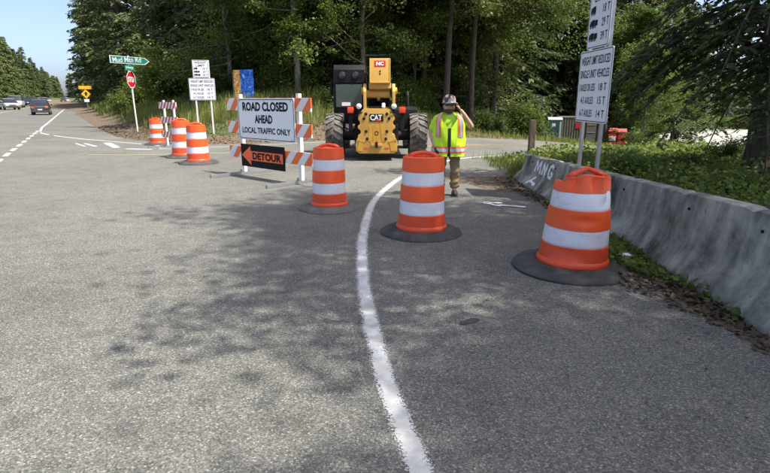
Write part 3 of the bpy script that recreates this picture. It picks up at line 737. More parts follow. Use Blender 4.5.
st = thing('stop_sign', 'red octagonal stop sign with green street name blades on white post', 'sign', (-12.62, 27.0, Hs(-12.62, 27.0) - .05), 0)
MB().tube([(0, 0, -.3), (-.03, 0, 1.5), (-.05, 0, 3.75)], .04, 8).build('post', 'white_metal', st, True)
oc = [(.43 * math.cos(math.radians(22.5 + 45 * k)), .43 * math.sin(math.radians(22.5 + 45 * k))) for k in range(8)]
pl = MB().prism(oc, 'y', -.006, .006).build('stop_plate', 'sign_red', st, False, (-.0, -.06, 2.62), (0, 0, math.radians(86)))
A = [(1.0 * x, -.009, 1.0 * z) for x, z in oc]; B = [(.92 * x, -.009, .92 * z) for x, z in oc]
MB().add(A + B, [(i, (i + 1) % 8, 8 + (i + 1) % 8, 8 + i) for i in range(8)]).build('border', 'sign_white', pl, fixn=False)
text_mb('STOP', .62, .27, 0, -.135, -.010, .03).build('lettering', 'sign_white', pl, fixn=False)
blade = MB().prism([(-.88, 3.40), (.72, 3.32), (.93, 3.47), (.74, 3.64), (-.88, 3.76)], 'y', -.075, -.063).build('street_name_blade', 'sign_green', st, False, None, (0, 0, .2))
b = MB(); q = [(-.88, 3.40), (.72, 3.32), (.93, 3.47), (.74, 3.64), (-.88, 3.76)]; c = (0.0, 3.53)
b.add([(x, -.0775, z) for x, z in q] + [(c[0] + (x - c[0]) * .955, -.0775, c[1] + (z - c[1]) * .87) for x, z in q], [(i, (i + 1) % 5, 5 + (i + 1) % 5, 5 + i) for i in range(5)])
b.build('border', 'sign_white', blade, fixn=False)
text_mb('Mud Mtn Rd', 1.3, .24, -.1, 3.43, -.079, .004).build('lettering', 'sign_white', blade, fixn=False)
b2_ = MB().box(-.25, .18, -.075, -.063, 3.06, 3.30).build('street_name_blade', 'sign_green', st, False, None, (0, 0, .5))
text_mb('Hwy', .32, .15, -.03, 3.10, -.078, .004).build('lettering', 'sign_white', b2_, fixn=False)

ys_p = hw(76, -3.0)
ys = thing('warning_sign', 'yellow diamond warning sign with yellow plate above on wooden post beside the highway', 'sign', (ys_p[0], ys_p[1], Hs(*ys_p) - .1), math.radians(20))
MB().box(-.06, .06, 0, .1, -.3, 2.9).build('post', 'wood', ys)
dm = MB().prism([(0, 1.62), (.55, 2.17), (0, 2.72), (-.55, 2.17)], 'y', -.02, -.008).build('diamond_plate', 'sign_yellow', ys)
MB().prism([(-.1, 1.95), (.1, 1.95), (.1, 2.2), (.22, 2.2), (0, 2.45), (-.22, 2.2), (-.1, 2.2)], 'y', -.026, -.021).build('arrow_symbol', 'sign_black', dm)
MB().box(-.72, .72, -.02, -.008, 2.75, 3.15).build('name_plate', 'sign_yellow', ys)
MB().box(-.28, .28, -.02, -.008, 1.2, 1.55).build('speed_plate', 'sign_white', ys)

mu = thing('painted_board', 'tall blue and ochre painted board standing behind the road closed sign', 'board', (-7.0, 26.6, Hs(-7.0, 26.6) - 1.25), math.radians(-4))
MB().box(-.42, -.10, -.05, .05, 0, 3.03).build('ochre_panel', 'ochre_board', mu)
MB().box(-.10, .54, -.03, .03, .5, 3.05).build('blue_panel', 'blue_board', mu)
MB().box(-.48, -.425, -.06, .06, 0, 2.95).build('post', 'wood', mu)

wp = thing('wooden_post', 'short weathered wooden post behind the sprayed barrier end', 'post', (3.9, 14.0, Hs(3.9, 14.0) - .2))
MB().prism([(-.075, -.075), (.075, -.075), (.075, .075), (-.075, .075)], 'z', 0, 1.25, .012).build('shaft', 'wood', wp)

# ------------------------------------------------------------------ telehandler (seen from behind)
tl = thing('telehandler', 'yellow and black telehandler with black cab parked across the side road', 'telehandler', (-0.23, 14.35, 0.006), math.radians(1.0))
# chassis and counterweight
MB().box(-.62, .62, .55, 5.2, .42, .95, .03).build('chassis', 'mach_black', tl)
cwp = [(-.50, .20), (.50, .20), (.60, .27), (.61, .52), (.55, .62), (.53, .70), (.46, .74), (.46, .82), (.54, .88), (.54, .94), (.48, .99), (.48, 1.06), (.53, 1.11), (.52, 1.2), (.40, 1.38), (.30, 1.40),
       (-.30, 1.40), (-.40, 1.38), (-.52, 1.2), (-.53, 1.11), (-.48, 1.06), (-.48, .99), (-.54, .94), (-.54, .88), (-.46, .82), (-.46, .74), (-.53, .70), (-.55, .62), (-.61, .52), (-.60, .27)]
cw = MB().prism(cwp, 'y', 0, .75, .018).build('counterweight', 'cat_yellow', tl, True); cw.scale = (.94, 1, 1)
for s in (-1, 1):
    MB().prism([(s * .56, .28), (s * .42, .26), (s * .38, .48), (s * .52, .52)], 'y', -.012, .0, .004).build('corner_pad', 'cat_yellow_dk', cw)
    MB().box(s * .30 - .055, s * .30 + .055, -.008, .0, .33, .37).build('reflector', 'lamp_red', cw)
    for x, z in ((.36, 1.14), (.30, .80), (.27, .60), (.30, 1.26)):
        MB().lathe([(.042, .004), (.042, -.012), (.03, -.02), (.001, -.02)], 12, (s * x, 0, z), axis='y', close=False).build('bolt', 'mach_black', cw, True)
    MB().box(s * .40 - .05, s * .40 + .05, .05, .2, .08, .22).build('tie_down', 'mach_black', cw)
MB().box(-.10, .10, -.006, .0, .48, .95, .002).build('slot_shade', 'cat_yellow_dk', cw)  # flat plate, the shade of a slot put into its colour
MB().lathe([(.06, .02), (.06, -.01), (.04, -.01)], 14, (0, 0, .75), axis='y', close=False).build('pin_eye', 'mach_black', cw, True)
MB().box(-.16, .16, -.07, .0, .40, .47, .012).build('tow_hitch', 'cat_yellow', cw, True)
MB().box(-.035, .035, -.10, .02, .36, .52, .01).build('hitch_pin', 'mach_black', cw)
lg = MB().box(-.20, .20, -.012, .0, 1.06, 1.26, .004).build('logo_plate', 'sign_black', cw)
text_mb('CAT', .34, .15, -.01, 1.09, -.0135, .03).build('lettering', 'sign_white', lg, fixn=False)
MB().add([(-.02, -.0138, 1.075), (.12, -.0138, 1.075), (.05, -.0138, 1.15)], [(0, 1, 2)]).build('logo_triangle', 'lamp_red', lg, fixn=False)
# boom tower
for s in (-1, 1):
    MB().prism([(.05, 1.36), (.95, 1.1), (1.0, 1.55), (.62, 2.0), (.30, 2.05), (.08, 1.85)], 'x', s * .35, s * .43, .012).build('tower_plate', 'cat_yellow', tl, True, (.08, 0, 0))
    MB().lathe([(.10, 0), (.10, .05), (.05, .06), (.001, .06)], 18, (s * .43 + .08, .38, 1.86), fn=(lambda x, y, z, s=s: (x, y, z * s)), axis='x', close=False).build('pivot_cap', 'cat_yellow_dk', tl, True)
    # work lamps and tail lamps
    MB().box(s * .47 - .03, s * .47 + .03, .02, .12, 1.20, 1.40, .008).build('lamp_bracket', 'mach_black', tl)
    lm = MB().lathe([(.075, .06), (.085, 0), (.07, -.015)], 18, (s * .47, -.0, 1.46), axis='y').build('work_lamp', 'mach_black', tl, True)
    MB().lathe([(.072, 0), (.055, -.012), (.001, -.018)], 18, (s * .47, -.016, 1.46), axis='y', close=False).build('lens', 'lamp_white', lm, True)
    MB().box(s * .70 - .085, s * .70 + .085, .05, .18, 1.28, 1.44, .03).build('tail_lamp', 'lamp_red', tl, True)
    MB().box(s * .70 - .05, s * .70 + .05, .10, .2, .8, 1.28, .01).build('lamp_post', 'mach_black', tl)
MB().lathe([(.11, -.36), (.11, .36)], 20, (0, .40, 1.78), axis='x').build('tower_crossbar', 'cat_yellow', tl, True)
MB().box(-.34, .34, .30, .45, 1.36, 1.44, .01).build('tower_brace', 'cat_yellow', tl)
MB().box(-.20, .20, .16, .6, 1.26, 1.46, .02).build('valve_block', 'mach_black', tl)
MB().tube([(-.13, .5, 1.45), (-.14, .3, 1.62), (-.12, .55, 1.8)], .022, 8).build('hose', 'mach_black', tl, True)
MB().tube([(.10, .5, 1.45), (.13, .28, 1.58), (.12, .55, 1.8)], .022, 8).build('hose', 'mach_black', tl, True)
MB().tube([(.19, .1, 1.42), (.19, .15, 1.53)], .05, 12).build('filler_cap', 'lamp_white', tl, True)
MB().tube([(.02, .45, 1.42), (.06, .9, 1.75), (.08, 1.6, 1.95)], .07, 14).build('lift_cylinder', 'mach_black', tl, True)
MB().tube([(.06, .30, 1.62), (.06, .42, 1.75)], .045, 12).build('cylinder_rod', 'galv', tl, True)
for s in (-1, 1):
    MB().prism([(s * .10, 1.00), (s * .22, .96), (s * .24, .56), (s * .16, .50)], 'y', -.008, .0).build('casting_shade', 'cat_yellow_dk', cw)  # flat plates, shade of the side pockets put into the colour
    MB().prism([(s * .56, .60), (s * .34, .54), (s * .34, .50), (s * .585, .55)], 'y', -.014, .0).build('casting_ledge', 'cat_yellow_dk', cw)
    MB().tube([(s * .30, .2, 1.36), (s * .40, -.03, 1.30), (s * .56, .02, 1.20), (s * .66, .2, 1.10)], .014, 6).build('cable', 'mach_black', tl, True)
    MB().box(s * .52 - .02, s * .52 + .02, .35, .9, .9, 1.35).build('side_bracket', 'mach_black', tl)
MB().box(-.28, .28, .62, .68, 1.0, 2.0).build('tower_gap_shade', 'mach_black', tl, False, (.08, 0, 0))  # black sheet stands in for the dark open gap between the tower plates
# boom: sections telescoping forward and downward
def boom(name, y0, y1, w, h, zc, ang, mat, par):
    mb = MB(); mb.box(-w / 2, w / 2, y0, y1, -h / 2, h / 2, .03)
    return mb.build(name, mat, par, True, (.10, .30, zc), (math.radians(ang), 0, 0))
bo = boom('boom_section', -.12, 4.6, .56, .66, 2.36, -13, 'cat_yellow', tl)
boom('boom_section', 4.4, 5.6, .46, .54, 2.36, -13, 'cat_yellow', tl)
pln = MB().box(-.15, .15, -.128, -.121, .10, .26).build('dealer_plate', 'sign_red', bo)
text_mb('NC', .2, .10, 0, .13, -.1295, .03).build('lettering', 'sign_white', pln, fixn=False)
for s in (-1, 1): MB().box(s * .265 - .012, s * .265 + .012, -.135, -.118, -.32, .32).build('edge_rib', 'cat_yellow', bo)
MB().box(-.25, .25, -.135, -.118, -.33, -.30).build('edge_rib', 'cat_yellow', bo)
MB().tube([(.30, .1, -.2), (.33, .6, .0), (.33, 2.5, .05)], .02, 6).build('hose', 'mach_black', bo, True)
for z in (-.02, -.09): MB().lathe([(.022, 0), (.022, -.012)], 10, (0, -.12, z), axis='y').build('bolt', 'mach_black', bo)
MB().box(-.30, .30, -.02, .5, -.45, -.30, .02).build('boom_foot', 'cat_yellow', bo)
MB().prism([(5.3, 1.2), (5.9, .95), (5.95, .25), (5.75, .25), (5.55, .8)], 'x', -.35, .35, .01).build('carriage', 'cat_yellow', tl)
for s in (-1, 1): MB().prism([(5.9, .22), (7.0, .14), (7.0, .11), (5.9, .12)], 'x', s * .4 - .06, s * .4 + .06).build('fork', 'mach_black', tl)
# cab
cabp = [(1.25, .95), (2.75, .95), (2.85, 1.5), (2.45, 2.55), (1.4, 2.55), (1.22, 2.3)]
cb = MB().prism(cabp, 'x', -1.24, -.30, .03).build('cab', 'mach_black', tl, True)
MB().box(-1.17, -.40, 1.195, 1.24, 1.42, 2.06, .015).build('rear_window', 'cab_glass', cb)
MB().box(-1.0, -.75, 1.188, 1.194, 1.46, 1.56).build('window_sticker', 'sign_white', cb)
MB().prism([(1.19, 2.10), (1.19, 2.46), (1.34, 2.60), (2.6, 2.62), (2.6, 2.54), (1.42, 2.5), (1.26, 2.4)], 'x', -1.22, -.34, .012).build('roof_guard', 'mach_black', cb, True)
for x in (-.98, -.60):
    lm = MB().lathe([(.105, .08), (.11, 0), (.09, -.02)], 20, (x, 1.18, 2.30), axis='y').build('roof_lamp', 'mach_black', cb, True)
    MB().lathe([(.088, 0), (.05, -.012), (.001, -.015)], 18, (x, 1.16, 2.30), axis='y', close=False).build('lens', 'glass', lm, True)
MB().tube([(-.30, 1.25, 2.5), (-.24, 1.2, 2.2), (-.26, 1.2, 1.6)], .025, 8).build('grab_rail', 'mach_black', tl, True)
MB().box(-1.36, -1.28, 1.5, 1.7, 1.75, 2.15, .02).build('mirror', 'mach_black', tl)
# engine hood
MB().prism([(1.0, .80), (3.6, .80), (3.6, 1.25), (1.3, 1.44), (1.02, 1.36)], 'x', .50, 1.18, .03).build('engine_hood', 'mach_black', tl, True)
MB().tube([(.95, 2.0, 1.35), (.95, 2.0, 1.75), (.95, 2.12, 1.85)], .05, 10).build('exhaust', 'mach_black', tl, True)
# axles and wheels
for ya in (1.05, 4.3):
    MB().lathe([(.12, -1.1), (.16, -.3), (.2, 0), (.16, .3), (.12, 1.1)], 14, (0, ya, .62), axis='x').build('axle', 'mach_black', tl, True)
    for s in (-1, 1):
        wroot = MB().lathe([(.38, -.23), (.56, -.24), (.60, -.17), (.605, 0), (.60, .17), (.56, .24), (.38, .23)], 32, (0, 0, 0), axis='x', close=False).build('wheel', 'tyre_dusty', tl, True, (s * 1.19, ya, .625))
        MB().lathe([(.39, -.18), (.36, -.05), (.16, .02), (.12, .08), (.001, .08)], 24, (0, 0, 0), fn=lambda x, y, z, s=s: (x, y, z * s), axis='x', close=False).build('rim', 'cat_yellow', wroot, True)
        mb = MB()
        for k in range(20):                                         # tread lugs, left and right rows staggered
            for side in (-1, 1):
                a0 = 2 * math.pi * (k + (0.5 if side > 0 else 0)) / 20; vs = []
                for (xx, da, r) in ((.015, .03, .59), (.245, .20, .575), (.245, .36, .575), (.015, .17, .59)):
                    for rr in (r - .02, r + .048):
                        a_ = a0 + da; vs.append((side * xx, rr * math.cos(a_), rr * math.sin(a_)))
                mb.add(vs, [(0, 2, 4, 6), (1, 3, 5, 7), (0, 1, 3, 2), (2, 3, 5, 4), (4, 5, 7, 6), (6, 7, 1, 0)])
        stuff(mb.build('tread_lugs', 'tyre_dusty', wroot))
    for s in (-1, 1):
        fpts = []
        for k in range(9): a_ = math.radians(20 + k * 17.5); fpts.append((ya + .70 * math.cos(a_), .66 + .70 * math.sin(a_)))
        for k in range(8, -1, -1): a_ = math.radians(20 + k * 17.5); fpts.append((ya + .67 * math.cos(a_), .66 + .67 * math.sin(a_)))
        if ya > 2: MB().prism(fpts, 'x', s * 1.19 - .22, s * 1.19 + .22).build('fender', 'mach_black', tl)

# ------------------------------------------------------------------ worker
def skin_mesh(name, verts, edges, sub=2):
    """verts: (x,y,z,rx,ry)"""
    me = bpy.data.meshes.new(name); me.from_pydata([v[:3] for v in verts], edges, []); me.update()
    o = bpy.data.objects.new(name, me); COL.objects.link(o)
    md = o.modifiers.new('s', 'SKIN'); md.use_smooth_shade = True; md.branch_smoothing = 0.6
    for i, v in enumerate(verts):
        sv = me.skin_vertices[0].data[i]; sv.radius = (v[3], v[4] if len(v) > 4 else v[3]); sv.use_root = (i == 0)
    o.modifiers.new('sub', 'SUBSURF').levels = sub
    dg = bpy.context.evaluated_depsgraph_get(); dg.update()
    m2 = bpy.data.meshes.new_from_object(o.evaluated_get(dg)); bpy.data.objects.remove(o); bpy.data.meshes.remove(me)
    m2.name = name; m2.shade_smooth(); return m2
wk = thing('person', 'worker in lime vest and hard hat talking on a phone behind the drums', 'person', (1.09, 9.02, 0.0), math.radians(-4))
wk.scale = (1.03, 1.03, 1.0)
body_v = [(0, 0, .90, .15, .12), (0, 0, 1.10, .17, .13), (0, 0, 1.30, .16, .11), (0, -.01, 1.42, .062, .062), (0, -.03, 1.50, .075, .085), (0, -.035, 1.60, .07, .085),
          (.10, 0, .84, .095), (.115, -.02, .47, .06), (.12, .01, .12, .042), (.125, -.11, .05, .035),
          (-.10, 0, .84, .095), (-.115, -.02, .47, .06), (-.12, .01, .12, .042), (-.13, -.11, .05, .035),
          (.205, 0, 1.345, .065), (.385, -.01, 1.165, .052), (.235, -.10, 1.385, .036), (.165, -.115, 1.475, .028),
          (-.205, 0, 1.335, .065), (-.29, .0, 1.07, .052), (-.24, -.13, .90, .038), (-.215, -.16, .84, .03)]
body_e = [(0, 1), (1, 2), (2, 3), (3, 4), (4, 5), (0, 6), (6, 7), (7, 8), (8, 9), (0, 10), (10, 11), (11, 12), (12, 13), (2, 14), (14, 15), (15, 16), (16, 17), (2, 18), (18, 19), (19, 20), (20, 21)]
obj('body', skin_mesh('body', body_v, body_e), 'skin', wk)
# phone hand: fingers wrap round a phone held to the ear
def hand(name, wrist, palm, dirs, mat, th, rad=.0095):
    vs = [(*wrist, .028, .02), (*palm, .036, .018)]; es = [(0, 1)]
    p = Vector(palm); side, fwd, curl = [Vector(d).normalized() for d in dirs]
    for k, L in enumerate((.072, .082, .078, .062)):
        b = p + side * (.03 - .02 * k) + fwd * .03
        i = len(vs); q1 = b + fwd * L * .45; q2 = q1 + (fwd * .6 + curl * .8) * L * .35; q3 = q2 + (curl * .9 - fwd * .2) * L * .3
        vs += [(*b, rad, rad), (*q1, rad, rad), (*q2, rad * .9, rad * .9), (*q3, rad * .8, rad * .8)]; es += [(1, i), (i, i + 1), (i + 1, i + 2), (i + 2, i + 3)]
    b = p + side * .034 - fwd * .015; i = len(vs); q1 = b + (side * .7 + fwd * .5 + curl * .4) * .035; q2 = q1 + (fwd * .8 + curl * .5) * .03
    vs += [(*b, rad * 1.2, rad * 1.2), (*q1, rad * 1.1, rad * 1.1), (*q2, rad, rad)]; es += [(1, i), (i, i + 1), (i + 1, i + 2)]
    return obj(name, skin_mesh(name, vs, es, 1), mat, wk)
hand('hand', (.17, -.112, 1.465), (.135, -.115, 1.505), ((0, -1, .2), (-.35, .1, 1), (-1, .1, -.1)), 'skin', None)
hand('glove', (-.222, -.15, .855), (-.205, -.18, .79), ((.3, -1, 0), (.1, -.25, -1), (.9, .2, -.2)), 'black_cloth', None, .0125)
ph = tag(MB().box(-.006, .006, -.035, .035, -.07, .07, .004).build('mobile_phone', 'sign_black', None, False, (1.09 + .108, 9.02 - .115, 1.51), (.25, .2, -.1)), 'black mobile phone held to the worker\'s ear', 'phone')
# head details
hd = MB()
def ell(mb, c, r, n=16, m=10, fn=None):
    vs = []; fs = []
    for i in range(m + 1):
        ph_ = math.pi * i / m
        for j in range(n):
            a = 2 * math.pi * j / n; q = (c[0] + r[0] * math.sin(ph_) * math.cos(a), c[1] + r[1] * math.sin(ph_) * math.sin(a), c[2] + r[2] * math.cos(ph_))
            vs.append(fn(q) if fn else q)
    for i in range(m):
        for j in range(n): fs.append((i * n + j, i * n + (j + 1) % n, (i + 1) * n + (j + 1) % n, (i + 1) * n + j))
    return mb.add(vs, fs)
def face_fn(q):
    x, y, z = q
    if z < 1.47: k = 1 - (1.47 - z) * 1.3; x *= k
    return (x, y, z)
hdo = ell(MB(), (-.01, -.035, 1.515), (.082, .10, .122), 20, 14, face_fn).build('head', 'skin', wk, 'all')
MB().add([(-.01 - .012, -.130, 1.545), (-.01 + .012, -.130, 1.545), (-.01 - .02, -.133, 1.495), (-.01 + .02, -.133, 1.495), (-.01, -.158, 1.50), (-.01, -.137, 1.55)],
         [(0, 5, 4, 2), (5, 1, 3, 4), (2, 4, 3), (0, 2, 3, 1, 5)]).build('nose', 'skin', hdo, 'all')
for s in (-1, 1): ell(MB(), (-.01 + s * .083, -.02, 1.52), (.012, .022, .034), 8, 6).build('ear', 'skin', hdo, 'all')
MB().box(-.035, .015, -.137, -.128, 1.468, 1.474, .002).build('mouth', 'boot', hdo)
ell(MB(), (-.01, -.062, 1.455), (.075, .078, .06), 16, 8, lambda q: (q[0], q[1], min(q[2], 1.485))).build('beard', 'beard', wk, 'all')
gl = MB()
for s in (-1, 1): ell(gl, (-.01 + s * .037, -.128, 1.545), (.032, .012, .02), 12, 6)
gl.box(-.09, .07, -.136, -.128, 1.552, 1.560); gl.box(-.096, -.09, -.13, -.02, 1.548, 1.558); gl.box(.07, .076, -.13, -.02, 1.548, 1.558)
gl.build('sunglasses', 'glass', wk)
hh = MB().lathe([(.128, 0), (.130, .01), (.118, .018), (.116, .06), (.10, .105), (.06, .135), (.001, .145)], 28, (-.01, -.03, 1.572), lambda x, y, z: (x * .92, y * (1.08 if y > 0 else 1.0) - (.045 if (z < .015 and y < -.02) else 0), z), close=False).build('hard_hat', 'hard_hat', wk, True)
MB().box(-.028, .008, -.165, .12, 1.70, 1.716, .006).build('hat_ridge', 'hard_hat', hh)
# clothing
pv = [(0, 0, .93, .175, .145), (0, 0, .83, .16, .14), (.105, 0, .76, .105, .11), (.118, -.02, .50, .078, .085), (.12, .01, .30, .075, .08), (.122, .0, .12, .082, .085),
      (-.105, 0, .76, .105, .11), (-.118, -.02, .50, .078, .085), (-.12, .01, .30, .075, .08), (-.122, .0, .12, .082, .085)]
tm = skin_mesh('trousers', pv, [(0, 1), (1, 2), (2, 3), (3, 4), (4, 5), (1, 6), (6, 7), (7, 8), (8, 9)], 3)
for v in tm.vertices:
    x, y, z = v.co; f_ = .007 * math.sin(38 * z + 9 * x + 3 * math.sin(20 * y)) + .005 * math.sin(70 * z - 25 * x) * (1.5 if z < .3 else .7)
    v.co += v.normal * f_
obj('trousers', tm, 'tan', wk)
for s in (-1, 1):
    bt = ell(MB(), (s * .125, -.05, .055), (.055, .145, .065), 14, 8, lambda q: (q[0], q[1], max(q[2], .0))).build('boot', 'boot', wk, 'all')
    MB().box(s * .125 - .052, s * .125 + .052, -.19, .09, .0, .022, .008).build('sole', 'rubber', bt)
sv = [(0, 0, .92, .175, .15), (0, -.01, 1.08, .19, .155), (0, 0, 1.28, .185, .13), (0, -.01, 1.41, .085, .085),
      (.20, 0, 1.35, .085), (.335, -.005, 1.215, .076), (-.20, 0, 1.345, .085), (-.282, 0, 1.09, .078)]
obj('shirt', skin_mesh('shirt', sv, [(0, 1), (1, 2), (2, 3), (2, 4), (4, 5), (2, 6), (6, 7)]), 'hivis_shirt', wk)
VZ = [.70, .78, .90, 1.05, 1.20, 1.32, 1.39, 1.425]; VRX = [.262, .262, .258, .258, .255, .245, .20, .13]; VRY = [.205, .208, .212, .208, .19, .165, .13, .095]
def vest_pt(a, z, off=0.0):
    rx = np.interp(z, VZ, VRX) + off; ry = np.interp(z, VZ, VRY) + off
    w = 1 + 0.03 * math.sin(5 * a + 9 * z + math.sin(7 * z)) + .018 * math.sin(11 * a - 16 * z) + .012 * math.sin(19 * a + 23 * z)
    ca, sa = math.cos(a), math.sin(a); e = 0.8
    return (rx * w * math.copysign(abs(ca) ** e, ca), -.005 + ry * w * math.copysign(abs(sa) ** e, sa), z)
def vest_patch(a0, a1, z0, z1, off, name, mat, par, n=10, m=10, zf=None, af=None):
    vs = []; fs = []
    for i in range(m + 1):
        z = z0 + (z1 - z0) * i / m; b0, b1 = (af(z) if af else (a0, a1))
        for j in range(n + 1): vs.append(vest_pt(b0 + (b1 - b0) * j / n, z, off))
    for i in range(m):
        for j in range(n): k = i * (n + 1) + j; fs.append((k, k + 1, k + n + 2, k + n + 1))
    return MB().add(vs, fs).build(name, mat, par, 'all', fixn=False)
rad = math.radians
# neckline: V opening at the front; sides cut away at the arm holes
def front_edge(z): return max(0.0, (z - 1.17) / .25) * rad(38) + rad(1.5)
def arm_cut(z): return rad(0) if z < 1.16 else rad(30) * min(1, (z - 1.16) / .12)
ve = vest_patch(0, 0, .70, 1.425, .012, 'vest', 'hivis', wk, 14, 22, af=lambda z: (rad(-90) + front_edge(z), rad(0) - arm_cut(z)))
vest_patch(0, 0, .70, 1.425, .012, 'vest_panel', 'hivis', ve, 14, 22, af=lambda z: (rad(-180) + arm_cut(z), rad(-90) - front_edge(z)))
vest_patch(0, 0, .70, 1.425, .012, 'vest_panel', 'hivis', ve, 26, 22, af=lambda z: (rad(0) + arm_cut(z), rad(180) - arm_cut(z)))
for a0, a1 in ((-180, -91.5), (-88.5, 0), (0, 180)):
    vest_patch(rad(a0), rad(a1), .755, .865, .016, 'orange_trim', 'hivis_orange', ve, 24, 4)
    vest_patch(rad(a0), rad(a1), .783, .838, .019, 'reflective_strip', 'silver_tape', ve, 24, 3)
for c in (-52, -128):
    vest_patch(rad(c - 13), rad(c + 13), 1.02, 1.40, .016, 'orange_trim', 'hivis_orange', ve, 6, 12)
    vest_patch(rad(c - 6.5), rad(c + 6.5), 1.02, 1.40, .019, 'reflective_strip', 'silver_tape', ve, 4, 12)
    vest_patch(rad(c - 20), rad(c + 20), .88, 1.0, .016, 'pocket', 'hivis', ve, 8, 5)
vest_patch(rad(-93), rad(-87), .70, 1.17, .014, 'zip', 'black_cloth', ve, 3, 10)

# ------------------------------------------------------------------ vehicles
def loft(mb, secs):
    """secs: list of (y, [(x,z)...]) half outlines mirrored into closed rings"""
    rings = []
    for y, pts in secs:
        ring = [(x, y, z) for x, z in pts] + [(-x, y, z) for x, z in reversed(pts)]
        rings.append(ring)
    k = len(rings[0]); vs = [p for r in rings for p in r]; fs = []
    for i in range(len(rings) - 1):
        for j in range(k): fs.append((i * k + j, i * k + (j + 1) % k, (i + 1) * k + (j + 1) % k, (i + 1) * k + j))
    fs += [tuple(range(k)), tuple((len(rings) - 1) * k + j for j in range(k))[::-1]]
    return mb.add(vs, fs)
def car(label, pos, rz, paint, kind='sedan', lod=0, scale=1.0):
    m = M.get('paint_' + paint[0])
    if not m:
        m = simple('car_paint_' + paint[0], paint[1], 0.3, 0.1, 0.15, coat=0.6); M['paint_' + paint[0]] = m
    z = Hs(*pos) + .06
    c = thing('car' if kind != 'pickup' else 'pickup_truck', label, 'car' if kind != 'pickup' else 'pickup', (pos[0], pos[1], z), rz, 'vehicles on the highway', scale)
    # y = 0 is the rear bumper, nose towards +Y
    if kind == 'suv':   L, W, hb, ht = 4.6, .92, 1.02, 1.68; cab = [(.12, 1.0), (.35, ht - .08), (.7, ht), (2.6, ht), (3.35, hb + .02)]; hood = .98
    elif kind == 'pickup': L, W, hb, ht = 5.5, .97, 1.08, 1.85; cab = [(1.75, 1.06), (1.9, ht - .06), (2.1, ht), (3.4, ht), (4.05, hb + .03)]; hood = 1.08
    else:               L, W, hb, ht = 4.7, .90, .93, 1.45; cab = [(.65, .93), (1.3, ht - .05), (1.7, ht), (2.6, ht), (3.5, hb + .01)]; hood = .88
    def sec(y, w, zt, zb=.28): return (y, [(w * .55, zb), (w * .93, zb + .04), (w, zb + .28), (w * .985, zt - .16), (w * .9, zt - .02), (w * .5, zt)])
    MB_ = loft(MB(), [sec(0, W * .86, hb - .12, .38), sec(.06, W * .95, hb - .04, .32), sec(.35, W, hb), sec(1.5, W, hb), sec(L * .66, W, hb), sec(L * .78, W * .99, hood), sec(L - .35, W * .95, hood - .12), sec(L - .05, W * .86, hood - .26, .34), sec(L, W * .78, hood - .34, .38)])
    body = MB_.build('body', m, c, True)
    cs = []
    for y, zt in cab:
        f = (zt - hb) / (ht - hb); w = W * (.93 - .20 * f)
        cs.append((y, [(W * .92, hb - .06), (W * .92, hb - .03), (w + (W * .92 - w) * .3, hb + (zt - hb) * .7), (w, max(zt - .03, hb)), (w * .92, max(zt, hb + .001))]))
    gl = loft(MB(), cs).build('window_glass', 'glass', c, True)
    rf = [(y, [(W * (.93 - .20 * (zt - hb) / (ht - hb)) + .012, zt - .045), (W * (.93 - .2 * (zt - hb) / (ht - hb)) + .006, zt + .012), (W * .5, zt + .03)]) for y, zt in cab[1:4]]
    loft(MB(), rf).build('roof', m, c, True)
    for s in (-1, 1):
        for ya in (L * .19, L * .80):
            w_ = MB().lathe([(.2, -.1), (.31, -.11), (.335, -.07), (.335, .07), (.31, .11), (.2, .1)], 18, axis='x', close=True).build('wheel', 'rubber', c, True, (s * (W - .11), ya, .335))
            if not lod: MB().lathe([(.2, .105), (.19, .115), (.05, .11)], 14, fn=lambda x, y, z, s=s: (x, y, z * s), axis='x', close=True).build('rim', 'galv', w_, True)
        MB().box(s * W * .72 - .15, s * W * .72 + .12, -.012, .16, hb - .28, hb - .10, .02).build('tail_lamp', 'lamp_red', c)
        MB().box(s * W * .62 - .16, s * W * .62 + .16, L - .16, L + .005, hood - .34, hood - .22, .02).build('headlamp', 'lamp_white', c)
        if not lod: MB().box(s * (W + .10) - .09, s * (W + .10) + .09, L * .62, L * .62 + .1, hb, hb + .14, .02).build('mirror', m, c)
    MB().box(-.2, .2, -.02, .02, .55, .66).build('number_plate', 'sign_white', c)
    MB().box(-W * .8, W * .8, -.03, .1, .34, .5, .02).build('rear_bumper', 'rubber', c)
    MB().box(-W * .6, W * .6, L - .06, L + .02, .42, hood - .40, .02).build('grille', 'mach_black', c)
    if kind == 'suv': MB().prism([(.30, 1.12), (.345, 1.55)] + [(.29, 1.55), (.245, 1.12)], 'x', -W * .66, W * .66).build('rear_glass', 'glass', c) if False else None
    return c
UA = math.atan2(U[1], U[0]) - math.pi / 2
DARK = ('charcoal', (.035, .036, .04)); WHITE = ('white', (.72, .73, .74)); SILVER = ('silver', (.45, .46, .48)); RED = ('red', (.3, .02, .02)); BLUE = ('navy', (.02, .035, .08)); BLACK = ('black', (.012, .012, .013))
car('charcoal car driving away on the highway lane beside the white edge line', hw(64, 1.45), UA, DARK, 'suv', scale=.93)
def oncoming(label, t, off, paint, kind, yaw=0, sc=1.0): 
    p = np.array(hw(t, off)); return car(label, tuple(p), UA + math.pi + yaw, paint, kind, 1, sc)
oncoming('silver sedan heading the queue in the oncoming lane', 97, 7.5, SILVER, 'sedan', .25, 1.1)
oncoming('white pickup truck second in the oncoming queue', 116, 7.5, WHITE, 'pickup', 0, 1.1)
oncoming('dark blue car directly behind the white pickup in the queue', 134, 7.5, BLUE, 'suv')
oncoming('black car behind the dark blue one in the queue', 146, 7.5, BLACK, 'suv')
oncoming('red car in the middle of the oncoming queue', 159, 7.5, RED, 'suv')
oncoming('small white sedan right behind the red car', 171, 7.5, WHITE, 'sedan')
